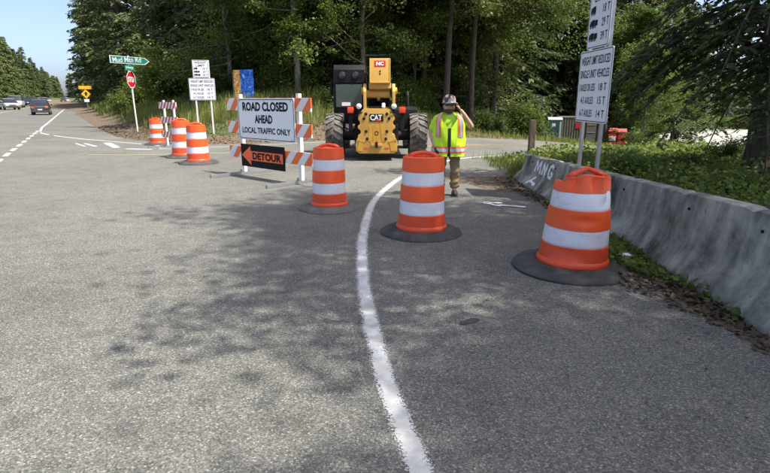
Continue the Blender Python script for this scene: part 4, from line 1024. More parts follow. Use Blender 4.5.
oncoming('silver sport utility car in the far half of the queue', 186, 7.5, SILVER, 'suv')
oncoming('white sport utility car near the tail of the queue', 206, 7.5, WHITE, 'suv')
oncoming('last white sedan of the oncoming queue', 230, 7.5, WHITE, 'sedan')
car('black car far ahead in the lane of the charcoal car', hw(210, 2.4), UA, BLACK, 'suv', 1)
car('distant white car ahead of the far black car', hw(245, 1.9), UA, WHITE, 'sedan', 1)
for t_, o_ , lb in ((118, 17.5, 'small white sign on a post behind the silver sedan'), (88, 15.6, 'small white sign on a post behind the charcoal car')):
    p = hw(t_, o_); r = thing('roadside_sign', lb, 'sign', (p[0], p[1], Hs(*p)), math.radians(30))
    MB().box(-.05, .05, 0, .08, -.2, 3.4).build('post', 'wood', r); MB().box(-.75, .75, -.03, -.005, 2.75, 3.4, .005).build('plate', 'sign_white', r)

# ------------------------------------------------------------------ things across the side road on the right
M['toilet'] = simple('green_plastic', (.03, .075, .065), .5, 0, .3); M['toilet_roof'] = simple('pale_plastic', (.5, .52, .52), .5, 0, .2)
M['container'] = simple('weathered_steel_cladding', (.16, .15, .12), .7, .1, .6, (.09, .06, .04)); M['red_plastic'] = simple('red_plastic', (.5, .02, .03), .4, 0, .25)
M['cont_dark'] = simple('interior_shade', (.01, .01, .01), .9)
pt = (14.9, 46.5); to = thing('portable_toilet', 'dark green portable toilet with pale roof beside the storage container', 'toilet', (*pt, Hs(*pt) - .02), math.radians(-12))
MB().box(-.58, .58, 0, 1.2, .05, 2.08, .03).build('cabin', 'toilet', to); MB().box(-.62, .62, -.03, 1.24, 0, .12, .02).build('base', 'toilet_roof', to)
MB().prism([(-.03, 2.05), (1.23, 2.05), (1.15, 2.2), (.6, 2.27), (.05, 2.2)], 'x', -.61, .61, .02).build('roof', 'toilet_roof', to)
dr = MB().box(-.36, .36, -.025, 0, .16, 1.95, .01).build('door', 'toilet', to); MB().box(.24, .30, -.05, -.025, 1.0, 1.12).build('handle', 'sign_black', dr)
MB().box(-.25, .05, -.032, -.026, 1.5, 1.75).build('door_sign', 'sign_white', dr)
MB().box(.40, .54, -.02, 0, .3, 1.9).build('pale_panel', 'toilet_roof', to)
pc = (18.9, 50.0); co_ = thing('storage_container', 'weathered ribbed storage container with open end behind the weight limit sign', 'container', (*pc, Hs(*pc) - .03), math.radians(-6))
MB().box(-2.2, 2.0, .06, 2.4, .1, 2.6, .01).build('shell', 'container', co_)
for k in range(13):
    x = -2.15 + k * .235; MB().prism([(x, 0.0), (x + .1, 0.0), (x + .14, .06), (x - .04, .06)], 'z', .2, 2.5).build('rib', 'container', co_)
MB().box(-2.24, 2.04, -.02, 2.44, 2.55, 2.68).build('roof_rail', 'container', co_); MB().box(-2.24, 2.04, -.02, 2.44, 0, .14).build('bottom_rail', 'container', co_)
MB().box(1.05, 1.85, .0, .05, .2, 2.5).build('opening_shade', 'cont_dark', co_)  # black sheet paints the shade inside the open end
MB().box(-.9, -.45, -.03, -.012, 1.6, 2.1).build('red_notice', 'red_plastic', co_)
dd = MB().box(.1, 1.0, -.06, -.02, .2, 2.5, .01).build('door', 'container', co_)
for z in (.5, 1.2, 1.9): MB().box(.15, .95, -.08, -.06, z, z + .06).build('door_bar', 'galv', dd)
for i, (px, lb) in enumerate(((21.35, 'red plastic bin touching the storage container end'), (22.25, 'red plastic bin on the far side of the other red bin'))):
    b_ = thing('red_bin', lb, 'bin', (px, 49.5, Hs(px, 49.5) - .02), math.radians(-5 + 8 * i), 'red bins')
    MB().prism([(-.36, .12), (.36, .12), (.42, 1.55), (-.42, 1.55)], 'y', 0, .8, .03).build('tub', 'red_plastic', b_)
    MB().prism([(-.05, 1.55), (.85, 1.55), (.75, 1.8), (.1, 1.85)], 'x', -.44, .44, .02).build('lid', 'red_plastic', b_)
    for s in (-1, 1): MB().lathe([(.1, -.03), (.1, .03)], 12, (s * .3, .7, .1), axis='x').build('wheel', 'rubber', b_)
    MB().box(-.3, .3, -.03, -.005, .7, 1.1).build('label_plate', 'sign_white', b_) if i == 0 else None
pw = (11.3, 38.6); wb = thing('white_board', 'small pale board propped on the verge beside the portable toilet', 'board', (*pw, Hs(*pw) - .02), math.radians(-15))
MB().box(-.34, .34, 0, .04, 0, .85).build('panel', 'sign_white', wb, False, None, (-.15, 0, 0)); MB().box(-.03, .03, .05, .08, 0, .8).build('prop', 'wood', wb, False, None, (.2, 0, 0))
pd = (32.5, 58.0); ds = thing('diamond_sign', 'pale diamond sign seen from behind on the gravel lot edge', 'sign', (*pd, Hs(*pd)), math.radians(-25))
MB().box(-.05, .05, 0, .08, -.2, 2.3).build('post', 'wood', ds); MB().prism([(0, 1.15), (.72, 1.85), (0, 2.55), (-.72, 1.85)], 'y', -.03, -.012).build('plate', 'galv', ds)
pf = (38.0, 74.0); car('pale car parked beyond the red bins', pf, math.radians(60), SILVER, 'sedan', 1)['group'] = 'parked cars'

# ------------------------------------------------------------------ vegetation: generators (meshes shared by the copies)
def tube_np(acc, path, rad, n=6):
    m = MB(); m.tube(path, rad, n, False); b = acc[2]; acc[0].append(np.array(m.v)); acc[1].append(np.array(m.f) + b); acc[2] += len(m.v)
def orient(D, rng, up=0.0):
    """random unit vectors perpendicular to D"""
    R_ = rng.normal(size=D.shape); R_[:, 2] *= 0.6
    B = np.cross(D, R_); return B / (np.linalg.norm(B, axis=1)[:, None] + 1e-9)
def conifer(seed, h, R, z0, nb, spray, dens, droop=0.5, trunk_r=0.35, mat='fir', top=True, prof_pow=0.75, dead=0, az_rng=None, zpow=1.12):
    rng = np.random.default_rng(seed)
    tr = [[], [], 0]
    zs = np.linspace(-0.5, h * .98, 12); wob = rng.normal(size=(12, 2)) * .05
    tube_np(tr, [(wob[i, 0], wob[i, 1], z) for i, z in enumerate(zs)], [trunk_r * (1 - .93 * max(z, 0) / h) + (.12 * trunk_r if z < .3 else 0) for z in zs], 9)
    PV, AV, BV = [], [], []
    for k in range(nb):
        q = (k + rng.random()) / nb; z = z0 + (h * .985 - z0) * q ** zpow
        L = R * min(1.0, (1 - z / h) ** prof_pow * 1.25 + .03) * rng.uniform(.62, 1.12); az = rng.uniform(0, 2 * math.pi) if az_rng is None else rng.uniform(*az_rng)
        rise = rng.uniform(-.05, .3) + .45 * (z / h); dr = droop * rng.uniform(.7, 1.3)
        d = np.array([math.cos(az), math.sin(az), 0]); sd = np.array([-d[1], d[0], 0])
        bow = rng.normal() * .12
        path = lambda s: d * (s * L) + sd * (bow * L * s * s) + np.array([0, 0, z + L * (rise * s - dr * s * s)])
        ss = np.linspace(0, 1, 6)
        tube_np(tr, [path(s) for s in ss], [max(.012, trunk_r * .16 * (1 - s) * (1 - .6 * z / h) + .008) for s in ss], 4)
        nt_ = max(5, int(L * 5.0 * dens))
        for j in range(nt_):
            s = .12 + .88 * (j + rng.random()) / nt_; p = path(s); sg = 1 if j % 2 else -1
            tl_ = (L * .34 * (1.08 - s) + .18) * rng.uniform(.6, 1.15)
            ta = rng.uniform(.75, 1.2); tdir = d * math.cos(ta) + sd * sg * math.sin(ta) + np.array([0, 0, -.12 - .25 * rng.random()])
            ns = max(3, int(tl_ / spray * 2.6 * dens)); u = np.sort(rng.random(ns)) ** .8
            P = p[None] + tdir[None] * (u * tl_)[:, None] + np.array([0, 0, -1.0])[None] * (u * u * tl_ * .22)[:, None] + rng.normal(size=(ns, 3)) * spray * .12
            a2 = rng.uniform(-.9, .9, ns)
            A = tdir[None] * np.cos(a2)[:, None] + np.cross(tdir, [0, 0, 1])[None] * np.sin(a2)[:, None] + np.array([0, 0, -1])[None] * rng.uniform(.05, .55, ns)[:, None]
            A = A / np.linalg.norm(A, axis=1)[:, None] * (spray * rng.uniform(.7, 1.3, ns))[:, None]
            PV.append(P); AV.append(A)
    P = np.concatenate(PV); A = np.concatenate(AV)
    B = np.cross(A, rng.normal(size=A.shape) * .45 + np.array([0, 0, 1.0])); B = B / (np.linalg.norm(B, axis=1)[:, None] + 1e-9) * (np.linalg.norm(A, axis=1) * .2)[:, None]
    V, F = rhombs(P, A, B)
    for k in range(dead):                                             # bare dead twigs under the crown
        z = rng.uniform(1.2, z0); az = rng.uniform(0, 6.28); L = rng.uniform(.5, 1.6)
        tube_np(tr, [(0, 0, z), (math.cos(az) * L * .5, math.sin(az) * L * .5, z - .02), (math.cos(az + .2) * L, math.sin(az + .2) * L, z - .25 * L)], [.025, .016, .005], 4)
    mt = np_mesh('trunk', np.concatenate(tr[0]), np.concatenate(tr[1])); mt.shade_smooth(); mt.materials.append(M['bark'])
    mc = np_mesh('crown', V, F); mc.materials.append(M[mat])
    return mt, mc
def broadleaf(seed, h, R, z0, nmain, nleaf, leaf, mat='alder', bark='bark_pale', trunk_r=.2, sigma=.32, lean=0.0):
    rng = np.random.default_rng(seed); tr = [[], [], 0]; tips = []
    tp = np.array([[lean * h * (q ** 1.5) + rng.normal() * (.02 + .13 * q), rng.normal() * (.02 + .13 * q), -0.4 + (h * .92 + .4) * q] for q in np.linspace(0, 1, 10)])
    tube_np(tr, tp, [trunk_r * (1 - .88 * q) for q in np.linspace(0, 1, 10)], 8)
    for k in range(nmain):
        q = (k + rng.random()) / nmain; z = z0 + (h * .95 - z0) * q; zz = np.array([np.interp(z, tp[:, 2], tp[:, i]) for i in range(3)])
        prof = math.sin(math.pi * min(1, .12 + .86 * (z - z0 * .6) / (h - z0 * .6)) ** .8) ** .7
        L = R * max(prof, .25) * rng.uniform(.55, 1.1); az = k * 2.4 + rng.uniform(-.6, .6)
        el = rng.uniform(.05, .7) if z > z0 + .15 * h else rng.uniform(-.25, .35)
        d = np.array([math.cos(az) * math.cos(el), math.sin(az) * math.cos(el), math.sin(el)])
        pts = [zz]
        for j in range(4): d = d + rng.normal(size=3) * .18; d /= np.linalg.norm(d); pts.append(pts[-1] + d * L / 4)
        tube_np(tr, pts, [trunk_r * .32 * (1 - q) * (1 - j / 4.6) + .008 for j in range(5)], 5)
        for j in range(1, 5):
            for _ in range(3):
                dd = d + rng.normal(size=3) * .75; dd /= np.linalg.norm(dd); l2 = L * rng.uniform(.18, .42)
                e = pts[j] + dd * l2
                if rng.random() < .5: tube_np(tr, [pts[j], pts[j] + dd * l2 * .5 + [0, 0, .03], e], [.016, .011, .005], 3)
                tips += [pts[j] + dd * l2 * .5, e]
        tips.append(pts[-1])
    T = np.array(tips); per = np.clip(rng.gamma(1.6, 1.0, len(T)), .15, 4); per = per / per.sum() * nleaf
    idx = np.repeat(np.arange(len(T)), np.maximum(per.astype(int), 2)); n = len(idx)
    P = T[idx] + rng.normal(size=(n, 3)) * sigma * np.array([1, 1, .6]) * rng.uniform(.4, 1.2, (len(T), 1))[idx]
    P[:, 2] = np.maximum(P[:, 2], .05)
    A = rng.normal(size=(n, 3)); A[:, 2] = -np.abs(A[:, 2]) * .5 - .15; A /= np.linalg.norm(A, axis=1)[:, None]; A *= (leaf * rng.uniform(.6, 1.35, n))[:, None]
    B = np.cross(A, rng.normal(size=(n, 3)) * .55 + np.array([0, 0, 1.0])); B = B / (np.linalg.norm(B, axis=1)[:, None] + 1e-9) * (np.linalg.norm(A, axis=1) * .36)[:, None]
    V, F = rhombs(P, A, B)
    mt = np_mesh('trunk', np.concatenate(tr[0]), np.concatenate(tr[1])); mt.shade_smooth(); mt.materials.append(M[bark])
    mc = np_mesh('crown', V, F); mc.materials.append(M[mat])
    return mt, mc
def shrub_mesh(seed, h, R, nleaf, leaf, mat='shrub'):
    rng = np.random.default_rng(seed); tr = [[], [], 0]; tips = []
    for k in range(22):
        az = rng.uniform(0, 6.28); rr = R * rng.uniform(.2, 1.0); hh = h * rng.uniform(.45, 1.05) * (1 - .35 * rr / R)
        e = np.array([math.cos(az) * rr, math.sin(az) * rr, hh])
        pts = [np.array([e[0] * .1, e[1] * .1, -.2]), np.array([e[0] * .35, e[1] * .35, hh * .55]), np.array([e[0] * .7, e[1] * .7, hh * .95]), e]
        tube_np(tr, pts, [.02, .016, .01, .004], 4)
        for q in np.linspace(.25, 1, 9):
            c = pts[0] * (1 - q) + e * q; c = c + np.array([0, 0, hh * .28 * math.sin(math.pi * q)]); tips.append(c)
    T = np.array(tips); idx = rng.integers(0, len(T), nleaf); n = nleaf
    P = T[idx] + rng.normal(size=(n, 3)) * R * .16; P[:, 2] = np.maximum(P[:, 2], .03)
    A = rng.normal(size=(n, 3)); A[:, 2] *= .5; A /= np.linalg.norm(A, axis=1)[:, None]; A *= (leaf * rng.uniform(.6, 1.4, n))[:, None]
    B = np.cross(A, rng.normal(size=(n, 3)) * .5 + np.array([0, 0, 1.0])); B = B / (np.linalg.norm(B, axis=1)[:, None] + 1e-9) * (np.linalg.norm(A, axis=1) * .34)[:, None]
    V, F = rhombs(P, A, B)
    mt = np_mesh('stem', np.concatenate(tr[0]), np.concatenate(tr[1])); mt.materials.append(M['bark'])
    mc = np_mesh('foliage', V, F); mc.materials.append(M[mat]); return mt, mc
def plant(name, pair, label, cat, x, y, sc=1.0, rz=0.0, group=None, names=('trunk', 'crown'), dz=-.15, tilt=0):
    o = thing(name, label, cat, (x, y, Hs(x, y) + dz), rz, group, sc)
    if tilt: o.rotation_euler = (tilt, 0, rz)
    for n_, m_ in zip(names, pair): obj(n_, m_, None, o)
    return o
rnd = random.Random(11)
FIR = [conifer(1, 34, 6.2, 1.5, 210, .75, .95, .42, .5), conifer(2, 31, 5.4, 1.0, 200, .7, .95, .5, .45)]
CED = [conifer(3, 24, 4.6, .8, 170, .42, 1.25, .62, .38, 'hemlock'), conifer(4, 22, 4.2, 1.6, 150, .42, 1.25, .55, .34, 'hemlock', dead=14)]
ALD = [broadleaf(5, 15, 4.6, 1.6, 46, 42000, .17, 'alder', 'bark_pale', .2), broadleaf(6, 17, 4.4, 2.6, 44, 40000, .17, 'maple', 'bark_pale', .2, lean=-.08),
       broadleaf(8, 13, 4.8, .9, 48, 46000, .15, 'maple', 'bark_pale', .17)]
SHR = [shrub_mesh(1, 1.7, 1.3, 6500, .10), shrub_mesh(2, 1.1, 1.1, 5000, .085), shrub_mesh(3, 2.6, 1.7, 11000, .12, 'maple')]
FAR_FIR = [conifer(21, 27, 5.0, .5, 150, 1.0, .8, .35, .4), conifer(22, 24, 4.6, .5, 140, 1.0, .8, .4, .4)]

# far row on the other side of the highway
t_ = 105.0
while t_ < 1000:
    for row in range(2):
        p = hw(t_ + rnd.uniform(-3, 3), 25.5 + row * 6 + rnd.uniform(-1.5, 1.5))
        plant('conifer_tree', FAR_FIR[rnd.randrange(2)], 'tall fir in the row across the highway beyond the queue of cars', 'tree', p[0], p[1], rnd.uniform(.85, 1.15), rnd.uniform(0, 6.3), 'firs across the highway')
    t_ += 7.5 if t_ < 320 else 16
# right-hand row beside the highway
for t_, o_, k, sc in ((66, -13.5, 0, .86), (74, -18, 1, 1), (82, -12.5, 1, .92), (94, -9, 0, .95), (106, -7.5, 1, 1), (118, -7, 0, 1), (132, -6.5, 1, .95), (147, -6.5, 0, .9), (165, -7, 1, .9), (185, -10, 0, .85), (210, -12, 1, .8), (240, -13, 0, .8), (280, -13, 1, .8), (330, -13, 0, .75), (400, -13, 1, .75), (480, -13, 0, .75),
                     (58, -19, 1, .9), (50, -22.5, 0, .85), (62, -26, 0, 1), (90, -22, 0, 1), (105, -22, 1, 1)):
    p = hw(t_, o_)
    plant('conifer_tree', FIR[k], 'towering dark fir in the row beyond the stop sign', 'tree', p[0], p[1], sc, rnd.uniform(0, 6.3), 'firs on the stop sign side of the highway')
for t_ in (430, 480, 540):
    for o_ in (-6, 2, 10, 18):
        p = hw(t_ + rnd.uniform(-10, 10), o_ + rnd.uniform(-2, 2)); plant('conifer_tree', FAR_FIR[rnd.randrange(2)], 'small looking fir where the highway bends out of sight', 'tree', p[0], p[1], rnd.uniform(.5, .8), rnd.uniform(0, 6.3), 'firs at the end of the highway')
# forest behind the bank and the machine, row by row along the side road
def forest(t0, t1, o_lo, o_hi, n, kinds, label, group, sc=(.8, 1.1)):
    for k in range(n):
        t = t0 + (t1 - t0) * (k + rnd.uniform(.2, .8)) / n; o = rnd.uniform(o_lo, o_hi); o = o + 10.5 * (1 - min(1, max(0, (t + 3) / 9))); p = sr(t, o); kd = rnd.choice(kinds)
        if (p[0] - P0[0]) * NL[0] + p[1] * NL[1] > -12: continue
        if p[1] < 56 and .24 < p[0] / p[1] < .56: continue
        plant('conifer_tree' if kd[0] in ('C', 'F') else 'broadleaf_tree', {'C0': CED[0], 'C1': CED[1], 'F0': FIR[0], 'F1': FIR[1], 'A0': ALD[0], 'A1': ALD[1], 'A2': ALD[2]}[kd], label[0] if kd[0] in ('C', 'F') else label[1], 'tree', p[0], p[1], rnd.uniform(*sc), rnd.uniform(0, 6.3), group)
LB_ = ('dark conifer in the dense wood behind the yellow machine', 'leafy tree in the dense wood behind the yellow machine')
forest(-18, 26, 13, 15.5, 11, ['A0', 'A2', 'C0', 'A1'], LB_, 'trees of the wood edge')
forest(-20, 30, 17, 20, 12, ['C0', 'C1', 'A1', 'A0'], LB_, 'trees of the wood edge')
forest(-22, 34, 22, 26, 13, ['C0', 'C1', 'F1', 'A0'], LB_, 'trees of the wood edge')
forest(-24, 40, 28, 33, 13, ['F0', 'C0', 'F1'], LB_, 'trees of the wood edge')
forest(-26, 50, 36, 44, 14, ['F0', 'F1', 'C0'], LB_, 'trees of the wood edge', (.9, 1.2))
# wood behind the toilet and container, and the lit maples beside the lot
for X, Y, kd, sc, lb in ((-4.6, 28.6, ALD[1], .85, 'bright leafy tree leaning over the bank beside the painted board'), (-9.2, 32.0, ALD[2], .9, 'pale green leafy tree on the bank behind the weight limit sign'), (-1.2, 29.5, ALD[0], .85, 'leafy tree on the bank between the painted board and the machine')):
    plant('broadleaf_tree', kd, lb, 'tree', X, Y, sc, X, 'leafy trees on the bank', dz=.6)
LB2 = ('dark conifer standing behind the storage container and toilet', 'leafy tree standing behind the storage container and toilet')
for k in range(12):
    Y = rnd.uniform(55, 70); X = Y * (.20 + .38 * (k + rnd.random()) / 12); kd = rnd.choice((CED[0], CED[1], ALD[0], FIR[1]))
    c_ = kd in (ALD[0],)
    plant('broadleaf_tree' if c_ else 'conifer_tree', kd, LB2[1] if c_ else LB2[0], 'tree', X, Y, rnd.uniform(.8, 1.1), rnd.uniform(0, 6), 'trees behind the container')
for X, Y, kd, sc, lb in ((21.9, 45.0, ALD[2], .72, 'bright leafy maple at the gravel lot edge beside the red bins'), (24.6, 53.0, ALD[1], .8, 'taller bright maple behind the red bins'), (22.6, 56.5, ALD[2], 1.0, 'bushy bright maple between the container and the lot'), (33.5, 66, ALD[0], .75, 'lit leafy tree at the back of the gravel lot')):
    plant('broadleaf_tree', kd, lb, 'tree', X, Y, sc, rnd.uniform(0, 6), 'bright maples by the gravel lot')
for k in range(16):
    Y = rnd.uniform(96, 122); X = Y * (.48 + .42 * (k + rnd.random()) / 16)
    plant('conifer_tree' if k % 3 else 'broadleaf_tree', (CED[k % 2] if k % 3 else ALD[0]), 'dark tree in the line across the back of the gravel lot', 'tree', X, Y, rnd.uniform(.5, .8), rnd.uniform(0, 6), 'trees across the gravel lot')
for k in range(14):
    Y = rnd.uniform(84, 94); X = Y * (.50 + .4 * (k + rnd.random()) / 14)
    plant('shrub', SHR[2], 'green shrub along the back edge of the gravel lot', 'shrub', X, Y, rnd.uniform(.8, 1.3), rnd.uniform(0, 6), 'shrubs behind the gravel lot', ('stem', 'foliage'))
# tall trees over the side road, crowns added above view to shade the wood
HIGH = [broadleaf(51, 20, 6.2, 7.6, 52, 52000, .17, 'alder', 'bark', .24, .45, lean=.05), broadleaf(52, 21, 5.8, 7.2, 50, 50000, .17, 'maple', 'bark', .22, .45, lean=-.07)]
for k, (t, o) in enumerate(((10.5, 9.4), (13, 10.2), (12.5, 14.5), (18, 15), (16.5, 12.2))):
    p = sr(t, o)
    if t > 15 and o < 11: p = sr(t, o - .5)
    plant('broadleaf_tree', HIGH[k % 2], 'tall bare stemmed tree overhanging the side road beyond the machine', 'tree', p[0], p[1], .92 + .03 * (k % 5), k * 1.7, 'trees overhanging the side road')
# hemlock whose branches hang over the barrier side
HEM = conifer(31, 13, 2.7, 2.2, 100, .13, 1.9, .8, .27, 'hemlock', dead=18, zpow=1.75)
plant('hemlock_tree', HEM, 'hemlock with drooping dark branches over the ground cover behind the barrier', 'tree', 6.9, 9.7, 1.05, 0.6, None)
# roadside trees beyond the barrier that shade the asphalt
SHD = [broadleaf(41, 17, 3.5, 6.5, 44, 24000, .11, 'alder', 'bark_pale', .2, .34), broadleaf(42, 16, 3.4, 6.5, 42, 28000, .11, 'maple', 'bark_pale', .18, .33)]
for X, Y, kd, sc, lb in ((9.3, -0.4, 0, 1.0, 'tall alder rising behind the barrier away from the sprayed letters'), (7.0, 3.9, 1, 1.05, 'tall maple rising behind the middle of the barrier'), (10.2, 3.4, 0, 1.0, 'shorter alder rising between the tall maple and the hemlock'),
                         (12.2, -3.6, 1, 1.0, 'tall maple farthest back along the barrier verge')):
    plant('broadleaf_tree', SHD[kd], lb, 'tree', X, Y, sc, X, 'shade trees along the barrier')
# shrubs on the bank and along the wood edge
for X, Y, k, sc, lb in ((-15.2, 37.5, 2, 1.7, 'large pale leafed bush on the bank right of the stop sign'), (-19.0, 41.0, 2, 1.0, 'rounded bush on the bank behind the stop sign'), (-22, 45.5, 0, 1.2, 'olive bush on the bank toward the yellow warning sign'), (-10.6, 38, 2, 1.2, 'dark leafed bush behind the weight limit sign on the bank')):
    plant('shrub', SHR[k], lb, 'shrub', X, Y, sc, X, 'bushes on the bank', ('stem', 'foliage'))
for k in range(26):
    t = -3 + 26 * (k + rnd.random()) / 26; p = sr(t, rnd.uniform(9.0, 13.0) + (5 if t < 2 else 0))
    if (.265 < p[0] / p[1] < .5 and k % 2) or float(road_d(np.array([p[0]]), np.array([p[1]]))[0]) < 2.2: continue
    plant('shrub', SHR[k % 3], 'green shrub at the foot of the wood behind the machine', 'shrub', p[0], p[1], rnd.uniform(.6, 1.05), rnd.uniform(0, 6), 'shrubs at the wood edge', ('stem', 'foliage'))
for k in range(9):
    p = sr(24 + 22 * k / 9 + rnd.random(), rnd.uniform(6.2, 8.5)); plant('shrub', SHR[1], 'low shrub on the verge before the gravel lot', 'shrub', p[0], p[1], rnd.uniform(.35, .6), rnd.uniform(0, 6), 'low verge shrubs', ('stem', 'foliage'))

for X, Y, k, sc in ((4.3, 6.3, 1, .45), (5.2, 7.6, 1, .5), (6.2, 10.5, 1, .5), (4.6, 9.9, 1, .42), (7.6, 11.5, 0, .42), (5.4, 5.6, 1, .5), (9.0, 12.2, 1, .55), (5.8, 12.4, 1, .4), (7.2, 8.6, 1, .5)):
    plant('low_shrub', SHR[k], 'low leafy shrub rising from the ground cover behind the barrier', 'shrub', X, Y, sc, X * 2, 'low shrubs behind the barrier', ('stem', 'foliage'))
# ------------------------------------------------------------------ grass, ground cover, litter
def scatter(n, box, keep, seed):
    rng = np.random.default_rng(seed); x = rng.uniform(box[0], box[1], n); y = rng.uniform(box[2], box[3], n)
    m = keep(x, y, rng); return x[m], y[m], rng
def blades(name, n, box, keep, h, w, mat, seed, label, lean=.35):
    x, y, rng = scatter(n, box, keep, seed); z = H(x, y) - .01; k = len(x)
    P = np.stack([x, y, z], 1); hh = rng.uniform(h[0], h[1], k) * (.7 + .6 * np.clip(np.sin(x * 1.1) * np.cos(y * .9) * .5 + .5, 0, 1))
    a = rng.uniform(0, 6.28, k); l = rng.uniform(0, lean, k) * hh
    d = np.stack([np.cos(a) * l, np.sin(a) * l, np.zeros(k)], 1); s = np.stack([-np.sin(a + .5), np.cos(a + .5), np.zeros(k)], 1) * (w * rng.uniform(.6, 1.3, k))[:, None] / 2
    up = np.array([0, 0, 1.0])[None] * hh[:, None]
    V = np.empty((k, 5, 3)); V[:, 0] = P - s; V[:, 1] = P + s; V[:, 2] = P + up * .6 + d * .4 + s * .7; V[:, 3] = P + up * .6 + d * .4 - s * .7; V[:, 4] = P + up * .93 + d * 1.3
    b = np.arange(k)[:, None] * 5
    F = np.concatenate([b + np.array([[0, 1, 2]]), b + np.array([[0, 2, 3]]), b + np.array([[3, 2, 4]])]); 
    o = stuff(obj(name, np_mesh(name, V.reshape(-1, 3), F), mat)); tag(o, label, 'grass'); return o
side = lambda x, y: ((x - SC[0]) * MN[0] + (y - SC[1]) * MN[1])
wave = lambda x, y: .5 * np.sin(x * .8 + y * .3) + .4 * np.sin(y * 1.3 - x * .5)
hofs = lambda x, y: (x - P0[0]) * NL[0] + y * NL[1]
blades('grass', 170000, (-34, 4, 19, 52), lambda x, y, r: (lambda d: (d > 2.6 + wave(x, y)) & (d < 13) & (side(x, y) > 3) & (r.random(len(x)) < .85))(road_d(x, y)), (.4, .95), .03, 'grass', 1, 'tall green grass covering the bank behind the drums')
blades('dry_grass', 60000, (-34, -2, 19, 52), lambda x, y, r: (lambda d: (d > 1.5 + wave(x, y) * .6) & (d < 3.9 + wave(x, y)) & (side(x, y) > 3) & (r.random(len(x)) < .6))(road_d(x, y)), (.08, .3), .022, 'drygrass', 2, 'straw coloured dry grass on the edge of the bank', .9)
blades('highway_grass', 60000, (-110, -25, 45, 160), lambda x, y, r: (hofs(x, y) < -3.6 + .5 * wave(x, y)) & (hofs(x, y) > -10), (.4, .8), .09, 'grass', 3, 'roadside grass strip along the highway below the firs')
blades('verge_grass', 26000, (3, 30, 12, 46), lambda x, y, r: (lambda d: (d > .3) & (d < 4.5) & (side(x, y) > 4))(road_d(x, y)), (.15, .45), .03, 'grass', 4, 'lit grass verge across the side road below the wood')
blades('end_grass', 5200, (2.2, 5.2, 10.2, 15), lambda x, y, r: (lambda d: (d > -.35 + .3 * wave(x * 3, y * 2)) & (side(x, y) < -3.9) & (x > 2.35 + .25 * (12 - y) * (y < 12)))(road_d(x, y)), (.12, .36), .014, 'grass', 5, 'grass tuft growing round the broken end of the barrier', .7)
blades('barrier_grass', 26000, (3.25, 17, 2, 19), lambda x, y, r: (road_d(x, y) > .15) & (side(x, y) < -4.2) & (r.random(len(x)) < .8), (.10, .3), .014, 'grass', 6, 'green grass behind the concrete barrier', .7)
blades('lot_grass', 16000, (10, 40, 20, 60), lambda x, y, r: (lambda d, t: (d > .4) & (t > 20) & (t < 47))(road_d(x, y), (x - SC[0]) * S[0] + (y - SC[1]) * S[1]), (.2, .5), .06, 'grass', 7, 'lit grass patch between the side road and the gravel lot')
def leaves(name, n, box, keep, hmax, size, mat, seed, label, cat, flat=.5, zf=None):
    x, y, rng = scatter(n, box, keep, seed); k = len(x)
    z = (H(x, y) if zf is None else zf(x, y)) + hmax * rng.random(k) ** 1.3 * (.55 + .45 * np.sin(x * 2.1 + 1.5 * np.sin(y * 1.7)) * np.cos(y * 1.9))
    P = np.stack([x, y, z], 1); A = rng.normal(size=(k, 3)); A[:, 2] *= flat; A /= np.linalg.norm(A, axis=1)[:, None]; A *= (size * rng.uniform(.5, 1.4, k))[:, None]
    B = np.cross(A, rng.normal(size=(k, 3)) * flat + np.array([0, 0, 1.0])); B = B / (np.linalg.norm(B, axis=1)[:, None] + 1e-9) * (np.linalg.norm(A, axis=1) * .36)[:, None]
    V, F = rhombs(P, A, B); o = stuff(obj(name, np_mesh(name, V, F), mat)); tag(o, label, cat); return o
leaves('ground_cover', 80000, (3.22, 15, 1.5, 17), lambda x, y, r: (road_d(x, y) > .2) & (side(x, y) < -4.4) & (r.random(len(x)) < 1.1 - x * .05), .46, .085, 'cover', 11, 'leafy ground cover behind the concrete barrier', 'ground cover', .6)
leaves('barrier_weeds', 6500, (2.15, 2.7, 3.6, 8.2), lambda x, y, r: (x > 2.66 - .48 * np.exp(-((y - 5.35) / .75) ** 2) - .12 * np.clip(np.sin(y * 3.9 + 1.2), 0, 1)), .17, .055, 'cover', 12, 'low green weeds at the foot of the plain barrier', 'weeds', .6, lambda x, y: x * 0 + .02)
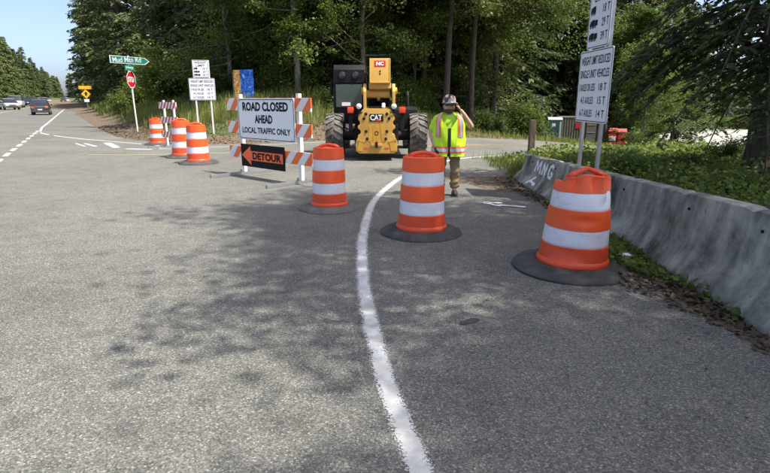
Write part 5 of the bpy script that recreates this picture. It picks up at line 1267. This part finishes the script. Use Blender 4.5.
# dirt swept against the barrier foot
vs = []; fs = []; ny_ = 170; rng = np.random.default_rng(5)
for i in range(ny_):
    y = -1 + 12.2 * i / (ny_ - 1); w = .30 + .16 * math.sin(y * 1.3 + .6) + .08 * math.sin(y * 4.1) + rng.uniform(-.03, .03) + (.5 * max(0, (y - 9.0)) if y > 9 else 0)
    for j in range(6):
        q = j / 5; x = 2.70 - w * q; vs.append((x, y, .002 + .045 * (1 - q) ** 1.5 * (.6 + .4 * math.sin(y * 3)) + (rng.uniform(0, .008) if 0 < j < 5 else 0) + (0.006 if j < 5 else 0.002)))
for i in range(ny_ - 1):
    for j in range(5): a = i * 6 + j; fs.append((a, a + 1, a + 7, a + 6))
o = MB().add(vs, fs).build('dirt_strip', 'ground', None, 'all', fixn=False); structure(o)
leaves('leaf_litter', 16000, (1.9, 2.7, 1.8, 11), lambda x, y, r: (x > 2.68 - (.36 + .16 * np.sin(y * 1.3 + .6) + .25 * np.exp(-((y - 4.4) / .6) ** 2)) * r.random(len(x)) ** .6), .075, .05, 'litter', 13, 'dead brown leaves and needles along the barrier foot', 'leaf litter', .35, lambda x, y: x * 0 + .012)
leaves('road_litter', 2600, (-1, 2.7, 1.6, 14), lambda x, y, r: r.random(len(x)) < ((x + 1) / 3.7) ** 3, .006, .022, 'litter', 14, 'scattered needles and leaf bits on the shaded asphalt', 'leaf litter', .15, lambda x, y: x * 0 + .012)
leaves('bank_litter', 26000, (-18, 2, 17, 34), lambda x, y, r: (lambda d: (d > -.3) & (d < 3.6) & (side(x, y) > 3))(road_d(x, y)), .06, .085, 'litter', 15, 'dead leaves on the dirt shoulder below the bank', 'leaf litter', .4)
for k in range(3):
    x, y = ((2.42, 3.7), (2.3, 9.6), (2.5, 4.9))[k]; L = (.42, .35, .25)[k]
    mb = MB().tube([(0, 0, .012), (L * .4, .03, .03), (L, -.02, .014)], [.007, .006, .003], 6)
    tag(mb.build('fallen_twig', 'wood', None, True, (x, y, .01), (0, 0, (1.9, .2, 2.3)[k])), ('pale broken stick lying in the dirt below the plain barrier', 'bare stick lying near the broken barrier end', 'short twig among the weeds at the barrier foot')[k], 'stick')
tag(MB().box(-.06, .06, -.03, .03, 0, .012, .003).build('paper_scrap', 'sign_white', None, False, (2.44, 5.05, .10), (.2, .1, .4)), 'small white paper scrap caught in the weeds by the barrier', 'litter')
